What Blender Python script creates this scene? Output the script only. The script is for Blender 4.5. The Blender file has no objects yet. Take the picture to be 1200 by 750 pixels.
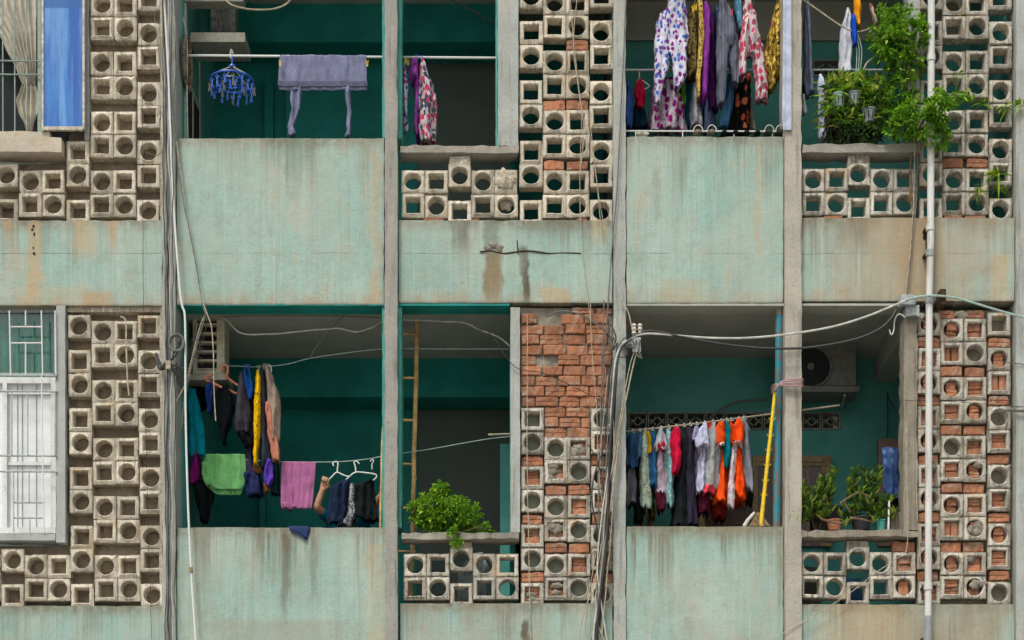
import bpy, bmesh, math, random
from mathutils import Vector, Matrix, noise as mn, Euler
R = math.radians
rnd = random.Random(7)
scn = bpy.context.scene
col = scn.collection
# ---------------------------------------------------------------- camera, sky, sun, exposure
S = 0.0072          # metres per photo pixel on the facade plane (y = 0)
D = 14.0            # distance from camera to the facade
ZC = 1.6            # height of the camera above the street
YV = 1100           # eye level in photo pixels (below the frame: camera looks level with a shifted lens)
cd = bpy.data.cameras.new('camera'); cam = bpy.data.objects.new('camera', cd); col.objects.link(cam)
cam.location = (0, -D, ZC); cam.rotation_euler = (R(90), 0, 0)
cd.sensor_width = 36; cd.lens = 36 * D / (1200 * S); cd.shift_y = (YV - 375) / 1200.0
cd.clip_start = .1; cd.clip_end = 2000
scn.camera = cam
w = bpy.data.worlds.new("World"); scn.world = w; w.use_nodes = True
nt = w.node_tree; bg = nt.nodes['Background']
sky = nt.nodes.new('ShaderNodeTexSky'); sky.sky_type = 'NISHITA'; sky.sun_disc = False
SUN_EL, SUN_AZ = 58, -28     # azimuth measured from -Y (the street side) towards -X
sky.sun_elevation = R(SUN_EL); sky.sun_rotation = R(180 + SUN_AZ * -1)
sky.dust_density = 4; sky.air_density = 1.0
hs = nt.nodes.new('ShaderNodeHueSaturation'); hs.inputs['Saturation'].default_value = .12
nt.links.new(sky.outputs[0], hs.inputs['Color']); nt.links.new(hs.outputs[0], bg.inputs[0])
bg.inputs[1].default_value = .11
sl = bpy.data.lights.new('sun', 'SUN'); sl.energy = 1.5; sl.angle = R(12); sl.color = (1, .94, .83)
sun = bpy.data.objects.new('sun', sl); col.objects.link(sun)
sd = Vector((math.sin(R(SUN_AZ)) * math.cos(R(SUN_EL)), -math.cos(R(SUN_AZ)) * math.cos(R(SUN_EL)), math.sin(R(SUN_EL))))
sun.rotation_euler = sd.to_track_quat('Z', 'Y').to_euler(); sun.location = sd * 30
scn.view_settings.view_transform = 'Standard'; scn.view_settings.look = 'None'
scn.view_settings.exposure = 0.62; scn.view_settings.gamma = 1
scn.cycles.max_bounces = 10; scn.cycles.diffuse_bounces = 7

# ---------------------------------------------------------------- helpers
def K(d): return (D + d) / D
def P(px, py, d=0.0): return Vector(((px - 600) * S * K(d), d, ZC + (YV - py) * S * K(d)))
def X(px): return (px - 600) * S
def Z(py): return ZC + (YV - py) * S
def c(r, g, b):   # sRGB 0-255 -> linear
    f = lambda v: (v / 255 / 12.92) if v <= 10 else ((v / 255 + .055) / 1.055) ** 2.4
    return (f(r), f(g), f(b), 1)

class MB:
    def __init__(s): s.v = []; s.f = []; s.m = []; s.sm = []
    def add(s, vs, fs, mi=0, smooth=False):
        o = len(s.v); s.v += [tuple(v) for v in vs]
        for f in fs: s.f.append([i + o for i in f]); s.m.append(mi); s.sm.append(smooth)
    def box(s, x0, x1, y0, y1, z0, z1, mi=0, M=None):
        vs = [Vector((x, y, z)) for z in (z0, z1) for y in (y0, y1) for x in (x0, x1)]
        if M is not None: vs = [M @ v for v in vs]
        s.add(vs, [(0, 2, 3, 1), (4, 5, 7, 6), (0, 1, 5, 4), (2, 6, 7, 3), (0, 4, 6, 2), (1, 3, 7, 5)], mi)
    def pbox(s, px0, px1, py0, py1, d0, d1, mi=0, at=None):   # box given in photo pixels (at depth `at`, default its front)
        k = K(d0 if at is None else at)
        s.box((px0 - 600) * S * k, (px1 - 600) * S * k, d0, d1, ZC + (YV - py1) * S * k, ZC + (YV - py0) * S * k, mi)
    def rbox(s, x0, x1, y0, y1, z0, z1, step=.06, amp=.0022, chip=.007, seed=0, mi=0):
        # a weathered block: subdivided faces, uneven surface and chipped edges
        nx = max(1, min(60, int((x1 - x0) / step))); nz = max(1, min(90, int((z1 - z0) / step))); ny = max(1, min(4, int((y1 - y0) / step)))
        def pt(x, y, z):
            p = Vector((x, y, z)); e = 0
            ex = min(abs(x - x0), abs(x - x1)) < 1e-6; ey = min(abs(y - y0), abs(y - y1)) < 1e-6; ez = min(abs(z - z0), abs(z - z1)) < 1e-6
            q = Vector((x * 6 + seed, y * 6, z * 6))
            n = mn.noise_vector(q) * amp + mn.noise_vector(q * .2) * amp * .8
            p += n
            if ex + ey + ez >= 2:
                k = max(0, mn.noise(Vector((x * 11, y * 9 + seed * 3.1, z * 11))) + .15) * chip
                cx, cy, cz = (x0 + x1) / 2, (y0 + y1) / 2, (z0 + z1) / 2
                if ex: p.x += k if x < cx else -k
                if ey: p.y += k if y < cy else -k
                if ez: p.z += k if z < cz else -k
            return p
        def grid(fn, nu, nv, flip):
            vs = [fn(u / nu, v / nv) for v in range(nv + 1) for u in range(nu + 1)]
            fs = []
            for v in range(nv):
                for u in range(nu):
                    a = v * (nu + 1) + u; q = (a, a + 1, a + nu + 2, a + nu + 1)
                    fs.append(q[::-1] if flip else q)
            s.add(vs, fs, mi, True)
        L = lambda a, b, t: a + (b - a) * t
        grid(lambda u, v: pt(L(x0, x1, u), y0, L(z0, z1, v)), nx, nz, False)
        grid(lambda u, v: pt(L(x0, x1, u), y1, L(z0, z1, v)), nx, nz, True)
        grid(lambda u, v: pt(x0, L(y0, y1, u), L(z0, z1, v)), ny, nz, True)
        grid(lambda u, v: pt(x1, L(y0, y1, u), L(z0, z1, v)), ny, nz, False)
        grid(lambda u, v: pt(L(x0, x1, u), L(y0, y1, v), z0), nx, ny, True)
        grid(lambda u, v: pt(L(x0, x1, u), L(y0, y1, v), z1), nx, ny, False)
    def prb(s, px0, px1, py0, py1, d0, d1, **k):
        s.rbox(X(px0), X(px1), d0, d1, Z(py1), Z(py0), **k)
    def tube(s, pts, r, n=6, mi=0, sub=4, wig=0, seed=0, closed=False, r2=None):
        pts = [Vector(p) for p in pts]
        if sub > 1 and len(pts) > 2:
            out = []; m = len(pts)
            for i in range(m if closed else m - 1):
                g = (lambda j: pts[j % m]) if closed else (lambda j: pts[max(0, min(m - 1, j))])
                a, b, cc, dd = g(i - 1), g(i), g(i + 1), g(i + 2)
                for k in range(sub):
                    t = k / sub
                    out.append(.5 * ((2 * b) + (cc - a) * t + (2 * a - 5 * b + 4 * cc - dd) * t * t + (3 * b - a - 3 * cc + dd) * t ** 3))
            if not closed: out.append(pts[-1])
            pts = out
        if wig:
            for i, p in enumerate(pts): p += mn.noise_vector(p * 5 + Vector((seed, seed * .7, 0))) * wig
        m = len(pts); rings = []; u = None
        for i, p in enumerate(pts):
            a = pts[(i - 1) % m] if closed else pts[max(0, i - 1)]; b = pts[(i + 1) % m] if closed else pts[min(m - 1, i + 1)]
            t = (b - a)
            if t.length < 1e-9: t = Vector((0, 0, 1))
            t.normalize()
            if u is None: u = t.orthogonal().normalized()
            u = (u - t * u.dot(t))
            u = u.normalized() if u.length > 1e-6 else t.orthogonal().normalized()
            v = t.cross(u); rr = r if r2 is None else r + (r2 - r) * i / max(1, m - 1)
            rings.append([p + (u * math.cos(2 * math.pi * k / n) + v * math.sin(2 * math.pi * k / n)) * rr for k in range(n)])
        vs = [q for g in rings for q in g]; fs = []
        for i in range(m if closed else m - 1):
            for k in range(n):
                a = i * n + k; b = i * n + (k + 1) % n; i2 = (i + 1) % m
                fs.append((a, b, i2 * n + (k + 1) % n, i2 * n + k))
        if not closed: fs.append(tuple(range(n))[::-1]); fs.append(tuple((m - 1) * n + k for k in range(n)))
        s.add(vs, fs, mi, True)
    def lathe(s, cen, prof, n=20, mi=0, axis='Z'):   # prof: list of (r, h)
        vs = []
        for r, h in prof:
            for k in range(n):
                a = 2 * math.pi * k / n
                v = Vector((r * math.cos(a), r * math.sin(a), h))
                if axis == 'Y': v = Vector((v.x, v.z, v.y))
                vs.append(Vector(cen) + v)
        fs = []
        for i in range(len(prof) - 1):
            for k in range(n):
                q = (i * n + k, i * n + (k + 1) % n, (i + 1) * n + (k + 1) % n, (i + 1) * n + k)
                fs.append(q if axis == 'Z' else q[::-1])
        s.add(vs, fs, mi, True)
    def mesh(s, name, mats, sharp=40):
        me = bpy.data.meshes.new(name); me.from_pydata(s.v, [], s.f)
        for m in (mats if isinstance(mats, (list, tuple)) else [mats]): me.materials.append(m)
        me.polygons.foreach_set('material_index', s.m); me.polygons.foreach_set('use_smooth', s.sm)
        me.update()
        if any(s.sm) and sharp: me.set_sharp_from_angle(angle=R(sharp))
        return me

def link(o, parent=None):
    col.objects.link(o)
    if parent is not None:
        o.parent = parent; o.matrix_parent_inverse = parent['_inv'] if False else Matrix.Translation(-Vector(parent.location)) if parent.type == 'EMPTY' else Matrix.Identity(4)
    return o
def part(name, mb, mats, parent, label=None, kind=None, sharp=40):
    o = bpy.data.objects.new(name, mb.mesh(name, mats, sharp) if isinstance(mb, MB) else mb)
    link(o, parent)
    if label: o['label'] = label
    if kind: o['kind'] = kind
    return o
def thing(name, label, cat, loc, group=None):
    o = bpy.data.objects.new(name, None); o.empty_display_size = .1; o.location = loc; col.objects.link(o)
    o['label'] = label; o['category'] = cat
    if group: o['group'] = group
    return o
def solo(name, mb, mats, label, cat, group=None, kind=None, sharp=40):
    o = part(name, mb, mats, None, sharp=sharp)
    if label: o['label'] = label
    if cat: o['category'] = cat
    if group: o['group'] = group
    if kind: o['kind'] = kind
    return o

# ---------------------------------------------------------------- materials
class N:
    def __init__(s, name, rough=.85, spec=.3):
        s.mat = bpy.data.materials.new(name); s.mat.use_nodes = True; s.nt = s.mat.node_tree
        s.b = s.nt.nodes['Principled BSDF']; s.b.inputs['Roughness'].default_value = rough
        s.b.inputs['Specular IOR Level'].default_value = spec
        s.pos = s.nt.nodes.new('ShaderNodeNewGeometry').outputs['Position']
        s.oi = None
    def L(s, a, b): s.nt.links.new(a, b)
    def setin(s, inp, v):
        if hasattr(v, 'is_linked') or isinstance(v, bpy.types.NodeSocket): s.L(v, inp)
        else: inp.default_value = v
    def rand(s):
        if s.oi is None: s.oi = s.nt.nodes.new('ShaderNodeObjectInfo').outputs['Random']
        return s.oi
    def mp(s, scale, loc=(0, 0, 0), vec=None):
        m = s.nt.nodes.new('ShaderNodeMapping'); m.inputs['Scale'].default_value = scale; m.inputs['Location'].default_value = loc
        s.L(vec or s.pos, m.inputs[0]); return m.outputs[0]
    def noise(s, scale, detail=4, rough=.55, vec=None, dist=0):
        n = s.nt.nodes.new('ShaderNodeTexNoise'); n.inputs['Scale'].default_value = scale; n.inputs['Detail'].default_value = detail
        n.inputs['Roughness'].default_value = rough; n.inputs['Distortion'].default_value = dist
        s.L(vec or s.pos, n.inputs['Vector']); return n.outputs[0]
    def vor(s, scale, vec=None, out='Distance', feat='F1', rnd_=1):
        n = s.nt.nodes.new('ShaderNodeTexVoronoi'); n.inputs['Scale'].default_value = scale; n.feature = feat
        n.inputs['Randomness'].default_value = rnd_
        s.L(vec or s.pos, n.inputs['Vector']); return n.outputs[out]
    def math(s, op, a, b=0, clamp=False):
        n = s.nt.nodes.new('ShaderNodeMath'); n.operation = op; n.use_clamp = clamp
        s.setin(n.inputs[0], a); s.setin(n.inputs[1], b); return n.outputs[0]
    def step(s, v, lo, hi, to0=0, to1=1):
        n = s.nt.nodes.new('ShaderNodeMapRange'); n.interpolation_type = 'SMOOTHSTEP'; n.clamp = True
        s.L(v, n.inputs[0]); n.inputs[1].default_value = lo; n.inputs[2].default_value = hi
        n.inputs[3].default_value = to0; n.inputs[4].default_value = to1; return n.outputs[0]
    def mix(s, f, a, b, mode='MIX'):
        n = s.nt.nodes.new('ShaderNodeMix'); n.data_type = 'RGBA'; n.blend_type = mode
        s.setin(n.inputs[0], f); s.setin(n.inputs[6], a); s.setin(n.inputs[7], b); return n.outputs[2]
    def xyz(s, v=None):
        n = s.nt.nodes.new('ShaderNodeSeparateXYZ'); s.L(v or s.pos, n.inputs[0]); return n.outputs
    def bump(s, h, strength=.3, dist=.01):
        n = s.nt.nodes.new('ShaderNodeBump'); n.inputs['Strength'].default_value = strength; n.inputs['Distance'].default_value = dist
        s.L(h, n.inputs['Height']); s.L(n.outputs[0], s.b.inputs['Normal'])
    def out(s, colour):
        s.setin(s.b.inputs['Base Color'], colour); return s.mat

def plain(name, rgb, rough=.6, metal=0, var=.12, scale=30, bump=.1, spec=.4):
    n = N(name, rough, spec); n.b.inputs['Metallic'].default_value = metal
    a = tuple(min(1, v * (1 + var)) for v in rgb[:3]) + (1,); b = tuple(v * (1 - var * 1.6) for v in rgb[:3]) + (1,)
    nz = n.noise(scale, 5)
    colr = n.mix(n.step(nz, .3, .7), b, a)
    if bump: n.bump(nz, bump, .004)
    return n.out(colr)

def plaster(name, top, streak=1.0, tint=0.0, stains=(), pink=1.0, seed=0.0, bottom=None, joint=False):
    """old mint limewash on cement: `top` is the photo row of the upper edge the dirt runs down from"""
    n = N(name, .92, .15)
    off = (seed, seed * .37, seed * 1.7)
    mint = n.mix(n.step(n.noise(1.3, 4, .6, n.mp((1, 1, .7), off)), .35, .66), (.265, .415, .37, 1), (.345, .46, .405, 1))
    band = n.noise(1, 5, .6, n.mp((6.5, 1, .55), off), .3)          # wide vertical bands
    mint = n.mix(n.step(band, .44, .72, 0, .42), mint, (.24, .31, .27, 1))
    mint = n.mix(n.step(n.noise(1, 3, .5, n.mp((4.1, 1, .4), (seed + 9, 0, 3))), .5, .7, 0, .4), mint, (.37, .52, .475, 1))
    # thin patches where the cement undercoat shows ochre
    pk = n.math('MULTIPLY', n.step(n.noise(3.4, 6, .68, n.mp((1.5, 1, .6), (seed + 4, 1, 2))), .53, .68), .65 * pink)
    mint = n.mix(pk, mint, (.47, .36, .25, 1))
    if tint: mint = n.mix(n.step(n.noise(1.1, 5, .6, n.mp((1, 1, .5), (seed + 1, 5, 1))), .62 - .3 * tint, .8 - .3 * tint, 0, .85), mint, (.34, .27, .185, 1))
    z = n.xyz()[2]; x = n.xyz()[0]
    zt = Z(top)
    dist = n.math('SUBTRACT', zt, z)
    st = n.noise(1, 6, .7, n.mp((38, 1, .8), off)); st2 = n.noise(1, 3, .5, n.mp((5, 1, .3), off))
    runl = n.math('MULTIPLY', n.math('ADD', n.math('MULTIPLY', st, .8), n.math('MULTIPLY', st2, .9)), .62)
    runs = n.step(n.math('SUBTRACT', runl, n.math('MULTIPLY', dist, .27)), .43, .63, 0, .58 * streak)
    mint = n.mix(runs, mint, (.155, .145, .10, 1))
    bot = n.math('SUBTRACT', z, Z(bottom) if bottom else -50)
    mint = n.mix(n.math('MULTIPLY', n.step(bot, .0, .16, 1, 0), n.step(n.noise(5, 6, .7, n.mp((1.5, 1, .5), off)), .38, .62, .15, .8)), mint, (.37, .28, .18, 1))
    mint = n.mix(n.step(bot, .0, .025, .75, 0), mint, (.13, .11, .08, 1))
    fs_ = n.noise(1, 4, .7, n.mp((60, 1, .7), off))
    mint = n.mix(n.step(fs_, .52, .70, 0, .40), mint, (.22, .24, .19, 1))
    mint = n.mix(n.step(n.noise(1, 4, .7, n.mp((44, 1, .6), (seed + 3, 2, 9))), .55, .70, 0, .35), mint, (.50, .58, .50, 1))
    pn = n.noise(9, 7, .8, n.mp((1, 1, .8), (seed, seed, 1)))
    mint = n.mix(n.step(pn, .61, .64, 0, .35), mint, (.43, .37, .28, 1))
    mint = n.mix(n.step(n.noise(26, 6, .8, n.mp((1, 1, .7), (seed, 1, seed))), .57, .66, 0, .5), mint, (.16, .165, .13, 1))
    mint = n.mix(n.step(n.noise(2.2, 6, .75, n.mp((1, 1, .6), (seed * 1.3, 4, 1))), .50, .66, 0, .40), mint, (.22, .27, .225, 1))
    mint = n.mix(n.math('MULTIPLY', n.step(n.noise(120, 2, .5), .66, .70), .6), mint, (.08, .08, .06, 1))
    if joint:
        zz = n.math('ADD', z, n.math('MULTIPLY', n.noise(2.5, 5, .7), .05))
        ln = n.step(n.math('ABSOLUTE', n.math('SUBTRACT', zz, Z(297) + .025)), .0012, .0045, 1, 0)
        mint = n.mix(n.math('MULTIPLY', ln, n.step(n.noise(3, 4), .42, .56, .1, .8)), mint, (.10, .10, .08, 1))
    edge = n.math('MULTIPLY', n.step(dist, .0, .13, 1, 0), n.step(n.noise(14, 5, .7), .35, .6, .35, .95))
    mint = n.mix(edge, mint, (.17, .145, .10, 1))
    fine = n.noise(55, 5, .7)
    mint = n.mix(n.step(fine, .50, .72, 0, .30), mint, (.17, .20, .17, 1))
    mint = n.mix(n.step(n.noise(90, 3, .7, n.mp((1, 1, .3))), .60, .72, 0, .35), mint, (.52, .62, .55, 1))
    mint = n.mix(n.step(n.noise(7, 7, .75, n.mp((1.2, 1, 1), (seed, 2, 7))), .47, .66, 0, .55), mint, (.27, .33, .27, 1))
    mint = n.mix(n.step(n.noise(1, 6, .7, n.mp((13, 1, 1.1), (seed * 2, 2, 7))), .50, .68, 0, .38), mint, (.44, .47, .39, 1))
    mint = n.mix(n.step(n.noise(1.6, 3, .5, n.mp((1, 1, 1), (seed * 3, 7, 2))), .45, .6, 0, .3), mint, (.40, .43, .36, 1))
    for (cx, hw, y0, y1, k, rgb) in stains:
        warp = n.math('MULTIPLY', n.math('SUBTRACT', n.noise(4, 4, .6), .5), .16)
        dx = n.math('ABSOLUTE', n.math('SUBTRACT', n.math('ADD', x, warp), X(cx)))
        m = n.step(dx, hw * S * .45, hw * S * 1.05, 1, 0)
        m = n.math('MULTIPLY', m, n.step(z, Z(y0) - .01, Z(y0) + .05, 1, 0)); m = n.math('MULTIPLY', m, n.step(z, Z(y1) - .1, Z(y1) + .12))
        m = n.math('MULTIPLY', m, n.step(n.noise(1, 6, .7, n.mp((9, 1, 2))), .25, .6, .4, 1)); m = n.math('MULTIPLY', m, k)
        mint = n.mix(m, mint, rgb)
    crack = n.vor(1.1, n.mp((1, 1, 1.3), off, n.nt.nodes.new('ShaderNodeNewGeometry').outputs['Position']), feat='DISTANCE_TO_EDGE')
    n.bump(n.math('ADD', n.math('ADD', n.math('MULTIPLY', fine, .5), n.noise(9, 6, .6)), n.step(pn, .61, .64, 0, -.15)), .6, .012)
    return n.out(mint)

def concrete(name, a, b, dark, speck=.5, vert=True, scale=1.0, rough=.93, bump=.6, rnd_=.0, warm=None):
    n = N(name, rough, .15)
    base = n.mix(n.step(n.noise(3 * scale, 5, .6), .35, .65), a, b)
    if vert: base = n.mix(n.step(n.noise(1, 5, .65, n.mp((24 * scale, 14, 1.6))), .50, .72, 0, .75), base, dark)
    base = n.mix(n.step(n.noise(38 * scale, 6, .75), .50, .74, 0, speck), base, dark)
    if warm: base = n.mix(n.step(n.noise(7 * scale, 5, .7), .5, .7, 0, .7), base, warm)
    if rnd_:
        k = n.math('ADD', n.math('MULTIPLY', n.rand(), rnd_), 1 - rnd_ * .62)
        base = n.mix(1.0, base, (1, 1, 1, 1), 'MULTIPLY')
        cmb = n.nt.nodes.new('ShaderNodeCombineColor'); [n.L(k, cmb.inputs[i]) for i in range(3)]
        base = n.mix(1.0, base, cmb.outputs[0], 'MULTIPLY')
    n.bump(n.math('ADD', n.noise(60 * scale, 5, .7), n.noise(14 * scale, 5, .6)), bump, .008)
    return n.out(base)

M = {}
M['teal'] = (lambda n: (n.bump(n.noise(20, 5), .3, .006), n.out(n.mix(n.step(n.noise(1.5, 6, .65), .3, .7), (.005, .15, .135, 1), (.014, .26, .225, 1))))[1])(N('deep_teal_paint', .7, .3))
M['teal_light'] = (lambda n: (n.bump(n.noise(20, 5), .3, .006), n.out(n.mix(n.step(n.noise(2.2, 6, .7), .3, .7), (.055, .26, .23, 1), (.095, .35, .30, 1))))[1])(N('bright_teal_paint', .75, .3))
M['teal_jamb'] = concrete('teal_jamb_paint', (.06, .30, .25, 1), (.10, .36, .30, 1), (.09, .16, .13, 1), .35)
M['ceiling'] = concrete('grey_ceiling', (.34, .36, .32, 1), (.40, .41, .36, 1), (.2, .21, .19, 1), .3, False)
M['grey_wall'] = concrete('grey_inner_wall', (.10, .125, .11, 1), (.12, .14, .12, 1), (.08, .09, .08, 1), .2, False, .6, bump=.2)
M['col_beige'] = concrete('column_beige', (.43, .395, .33, 1), (.34, .32, .27, 1), (.16, .145, .12, 1), .65, warm=(.37, .38, .33, 1))
M['col_pink'] = concrete('column_grey', (.335, .315, .285, 1), (.28, .27, .245, 1), (.14, .13, .115, 1), .6, warm=(.28, .30, .265, 1))
M['col_blue'] = concrete('column_pale_grey', (.40, .425, .40, 1), (.32, .34, .315, 1), (.17, .175, .155, 1), .6, warm=(.38, .35, .29, 1))
def blockmat(name, a, b, dark, k):
    n = N(name, .93, .15)
    base = n.mix(n.step(n.noise(3, 5, .6), .35, .65), a, b)
    cmb = n.nt.nodes.new('ShaderNodeCombineColor'); kk = n.math('ADD', n.math('MULTIPLY', n.rand(), .38), .76); [n.L(kk, cmb.inputs[i]) for i in range(3)]
    base = n.mix(1.0, base, cmb.outputs[0], 'MULTIPLY')
    oc = n.nt.nodes.new('ShaderNodeTexCoord').outputs['Object']; x, _, z = n.xyz(oc)
    m_ = n.math('MAXIMUM', n.math('ABSOLUTE', x), n.math('ABSOLUTE', z))
    rim = n.math('MULTIPLY', n.step(m_, .080, .097), n.step(n.noise(30, 4, .7), .30, .60))
    base = n.mix(n.math('MULTIPLY', rim, .75 * k), base, dark)
    drip = n.math('MULTIPLY', n.step(n.noise(1, 5, .7, n.mp((26, 14, 3))), .46, .66), .8 * k)
    base = n.mix(drip, base, dark)
    base = n.mix(n.step(n.noise(16, 6, .75), .50, .68, 0, .65 * k), base, dark)
    base = n.mix(n.step(n.noise(5, 5, .7, n.mp((1, 1, 1), (7, 7, 7))), .52, .68, 0, .6), base, (.50, .37, .23, 1))
    base = n.mix(n.step(n.noise(70, 5, .8), .58, .70, 0, .6), base, dark)
    n.bump(n.math('ADD', n.noise(60, 5, .7), n.noise(14, 5, .6)), .9, .010)
    return n.out(base)
M['block'] = concrete('breeze_block_cement', (.60, .53, .415, 1), (.51, .45, .35, 1), (.25, .205, .14, 1), .5, True, 1.2, rnd_=.34, warm=(.46, .36, .25, 1))
M['block_dirty'] = concrete('breeze_block_old', (.52, .475, .39, 1), (.41, .375, .30, 1), (.15, .14, .11, 1), .75, True, 1.2, rnd_=.36, warm=(.37, .31, .23, 1))
M['block'] = blockmat('breeze_block_cement', (.68, .63, .52, 1), (.57, .52, .42, 1), (.22, .185, .13, 1), .85)
M['block_dirty'] = blockmat('breeze_block_old', (.60, .57, .49, 1), (.47, .44, .375, 1), (.15, .135, .10, 1), 1.1)
M['rubble'] = concrete('rough_backing_mortar', (.31, .26, .19, 1), (.22, .185, .135, 1), (.09, .075, .055, 1), .8, False, 1, bump=1)
M['backing_green'] = concrete('backing_green_grey', (.20, .21, .165, 1), (.155, .17, .135, 1), (.08, .09, .07, 1), .5, False, 1, bump=.7)
M['mortar'] = concrete('old_mortar', (.30, .27, .22, 1), (.20, .18, .145, 1), (.09, .08, .065, 1), .8, False, 2, bump=1)
M['ledge'] = concrete('ledge_concrete', (.36, .34, .29, 1), (.27, .255, .215, 1), (.10, .095, .075, 1), .8, False, 1.5, bump=1)
M['sill'] = concrete('sill_cement', (.40, .42, .40, 1), (.33, .35, .33, 1), (.2, .21, .19, 1), .4, False)
M['wood_grey'] = concrete('weathered_wood', (.33, .30, .24, 1), (.26, .23, .18, 1), (.08, .07, .055, 1), .6, True, 2.2, bump=1)
M['asphalt'] = concrete('street_concrete', (.33, .31, .28, 1), (.27, .255, .23, 1), (.14, .13, .12, 1), .5, False)
def brickmat():
    n = N('fired_clay', .9, .15)
    b = n.mix(n.step(n.noise(9, 5), .3, .7), (.45, .185, .095, 1), (.33, .15, .085, 1))
    cmb = n.nt.nodes.new('ShaderNodeCombineColor'); k = n.math('ADD', n.math('MULTIPLY', n.rand(), .5), .68); [n.L(k, cmb.inputs[i]) for i in range(3)]
    b = n.mix(1.0, b, cmb.outputs[0], 'MULTIPLY')
    b = n.mix(n.step(n.noise(30, 6, .75), .48, .68, 0, .8), b, (.14, .08, .055, 1))
    b = n.mix(n.step(n.noise(12, 6, .75, n.mp((1, 1, 1.6), (3, 3, 3))), .50, .66, 0, .8), b, (.36, .30, .235, 1))
    b = n.mix(n.step(n.noise(5, 6, .7, n.mp((1, 1, 1), (8, 3, 3))), .52, .70, 0, .6), b, (.13, .085, .06, 1))
    n.bump(n.math('ADD', n.noise(70, 5, .7), n.noise(16, 4)), .7, .006)
    return n.out(b)
M['brick'] = brickmat()

def fabric(name, rgb, pat=None, c2=None, c3=None, sc=24, th=.33, rough=.95):
    n = N(name, rough, .1)
    lo = tuple(v * .72 for v in rgb[:3]) + (1,)
    b = n.mix(n.step(n.noise(12, 4), .3, .7), lo, rgb)
    if pat in ('flower', 'leopard', 'print'):
        vv = n.mix(.06 if pat != 'leopard' else .12, n.pos, n.nt.nodes.new('ShaderNodeTexNoise').outputs[1])
        vec = n.mp((1, 1, .75))
        dist = n.vor(sc, vec); cellc = n.xyz(n.vor(sc, vec, out='Color'))[0]
        m = n.step(dist, th - .06, th + .04, 1, 0)
        if pat == 'leopard': m = n.math('MULTIPLY', m, n.step(dist, .12, .2)); 
        b = n.mix(m, b, n.mix(n.step(cellc, .45, .52), c2, c3 or c2))
        if pat == 'flower': b = n.mix(n.step(n.noise(sc * .8, 4, .7), .56, .64, 0, .7), b, c3 or c2)
    if pat == 'hem':   # colour band below photo row sc
        z = n.xyz()[2]; b = n.mix(n.step(z, sc - .003, sc + .003, 1, 0), b, c2)
    if pat == 'stripe':
        x = n.xyz()[0]; b = n.mix(n.step(n.math('SINE', n.math('MULTIPLY', x, sc * 6.28)), .2, .4), b, c2)
    n.bump(n.math('ADD', n.math('MULTIPLY', n.noise(160, 2), .2), n.noise(26, 4, .6, n.mp((1.8, 1, .45)), 1.5)), .6, .014)
    return n.out(b)

# ---------------------------------------------------------------- setting: street
g = MB(); g.box(-300, 300, -300, 300, -.3, 0)
solo('street', g, M['asphalt'], None, None, kind='structure')

# ---------------------------------------------------------------- the building
bld = thing('apartment_building', 'mint green concrete apartment facade with grey columns, balconies and stained spandrels', 'building', (0, 1.5, 0))
BR = (.23, .175, .10, 1); RUST = (.42, .25, .12, 1); DK = (.10, .075, .05, 1); OC = (.44, .32, .18, 1)
panels = [
    (-60, 190, 258, 358, 0, dict(tint=.25, pink=.8, stains=[(40, 10, 262, 352, .75, OC), (98, 16, 258, 300, .6, OC), (132, 7, 258, 290, .6, RUST), (10, 8, 258, 285, .5, RUST), (112, 22, 345, 360, .7, RUST), (62, 60, 338, 360, .4, OC)])),
    (207, 450, 162, 357, 1, dict(tint=.0, streak=1.0, pink=.8, stains=[(345, 14, 162, 215, .45, (.16, .17, .13, 1)), (440, 8, 180, 357, .45, OC)])),
    (467, 718, 258, 355, 2, dict(tint=.25, pink=.6, streak=1.1, stains=[(578, 13, 298, 357, .95, BR), (615, 7, 292, 357, .95, DK), (540, 15, 258, 290, .7, (.13, .12, .09, 1)), (575, 12, 258, 300, .6, (.13, .12, .09, 1)), (702, 12, 258, 285, .6, OC), (655, 50, 255, 275, .6, (.16, .14, .10, 1)), (650, 22, 340, 357, .7, OC)])),
    (734, 918, 160, 355, 3, dict(tint=.0, streak=1.1, pink=.7, stains=[(770, 5, 200, 260, .35, BR), (888, 5, 170, 300, .45, OC), (800, 40, 330, 357, .35, OC)])),
    (939, 1189, 255, 353, 4, dict(tint=.8, pink=1.0, streak=1.3, stains=[(1078, 34, 255, 353, .85, (.33, .22, .12, 1)), (1040, 40, 255, 353, .55, (.36, .28, .18, 1)), (1172, 12, 300, 353, .6, OC), (1000, 30, 255, 290, .5, (.2, .17, .12, 1)), (1150, 30, 255, 275, .6, (.25, .19, .12, 1))])),
    (-60, 194, 710, 830, 5, dict(tint=.1, pink=.5, streak=.8)),
    (207, 452, 618, 830, 6, dict(tint=.0, streak=1.9, pink=.6, stains=[(330, 110, 730, 760, .5, (.30, .28, .22, 1)), (440, 14, 640, 760, .4, OC), (335, 6, 618, 720, .35, DK), (365, 4, 618, 700, .3, DK)])),
    (469, 718, 707, 830, 7, dict(tint=.6, streak=1.3, pink=.8, stains=[(617, 6, 730, 760, .9, DK), (570, 40, 707, 760, .4, (.28, .24, .18, 1)), (500, 30, 707, 760, .4, (.3, .25, .19, 1))])),
    (734, 918, 617, 830, 8, dict(tint=.1, streak=1.7, pink=.6, stains=[(780, 12, 618, 690, .3, BR), (850, 60, 617, 635, .5, BR)])),
    (939, 1189, 708, 830, 9, dict(tint=.65, pink=1.0, streak=1.4, stains=[(1010, 60, 708, 760, .4, OC), (1150, 40, 708, 745, .5, (.28, .24, .17, 1))])),
    (-60, 1260, -300, -100, 10, dict())]
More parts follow.
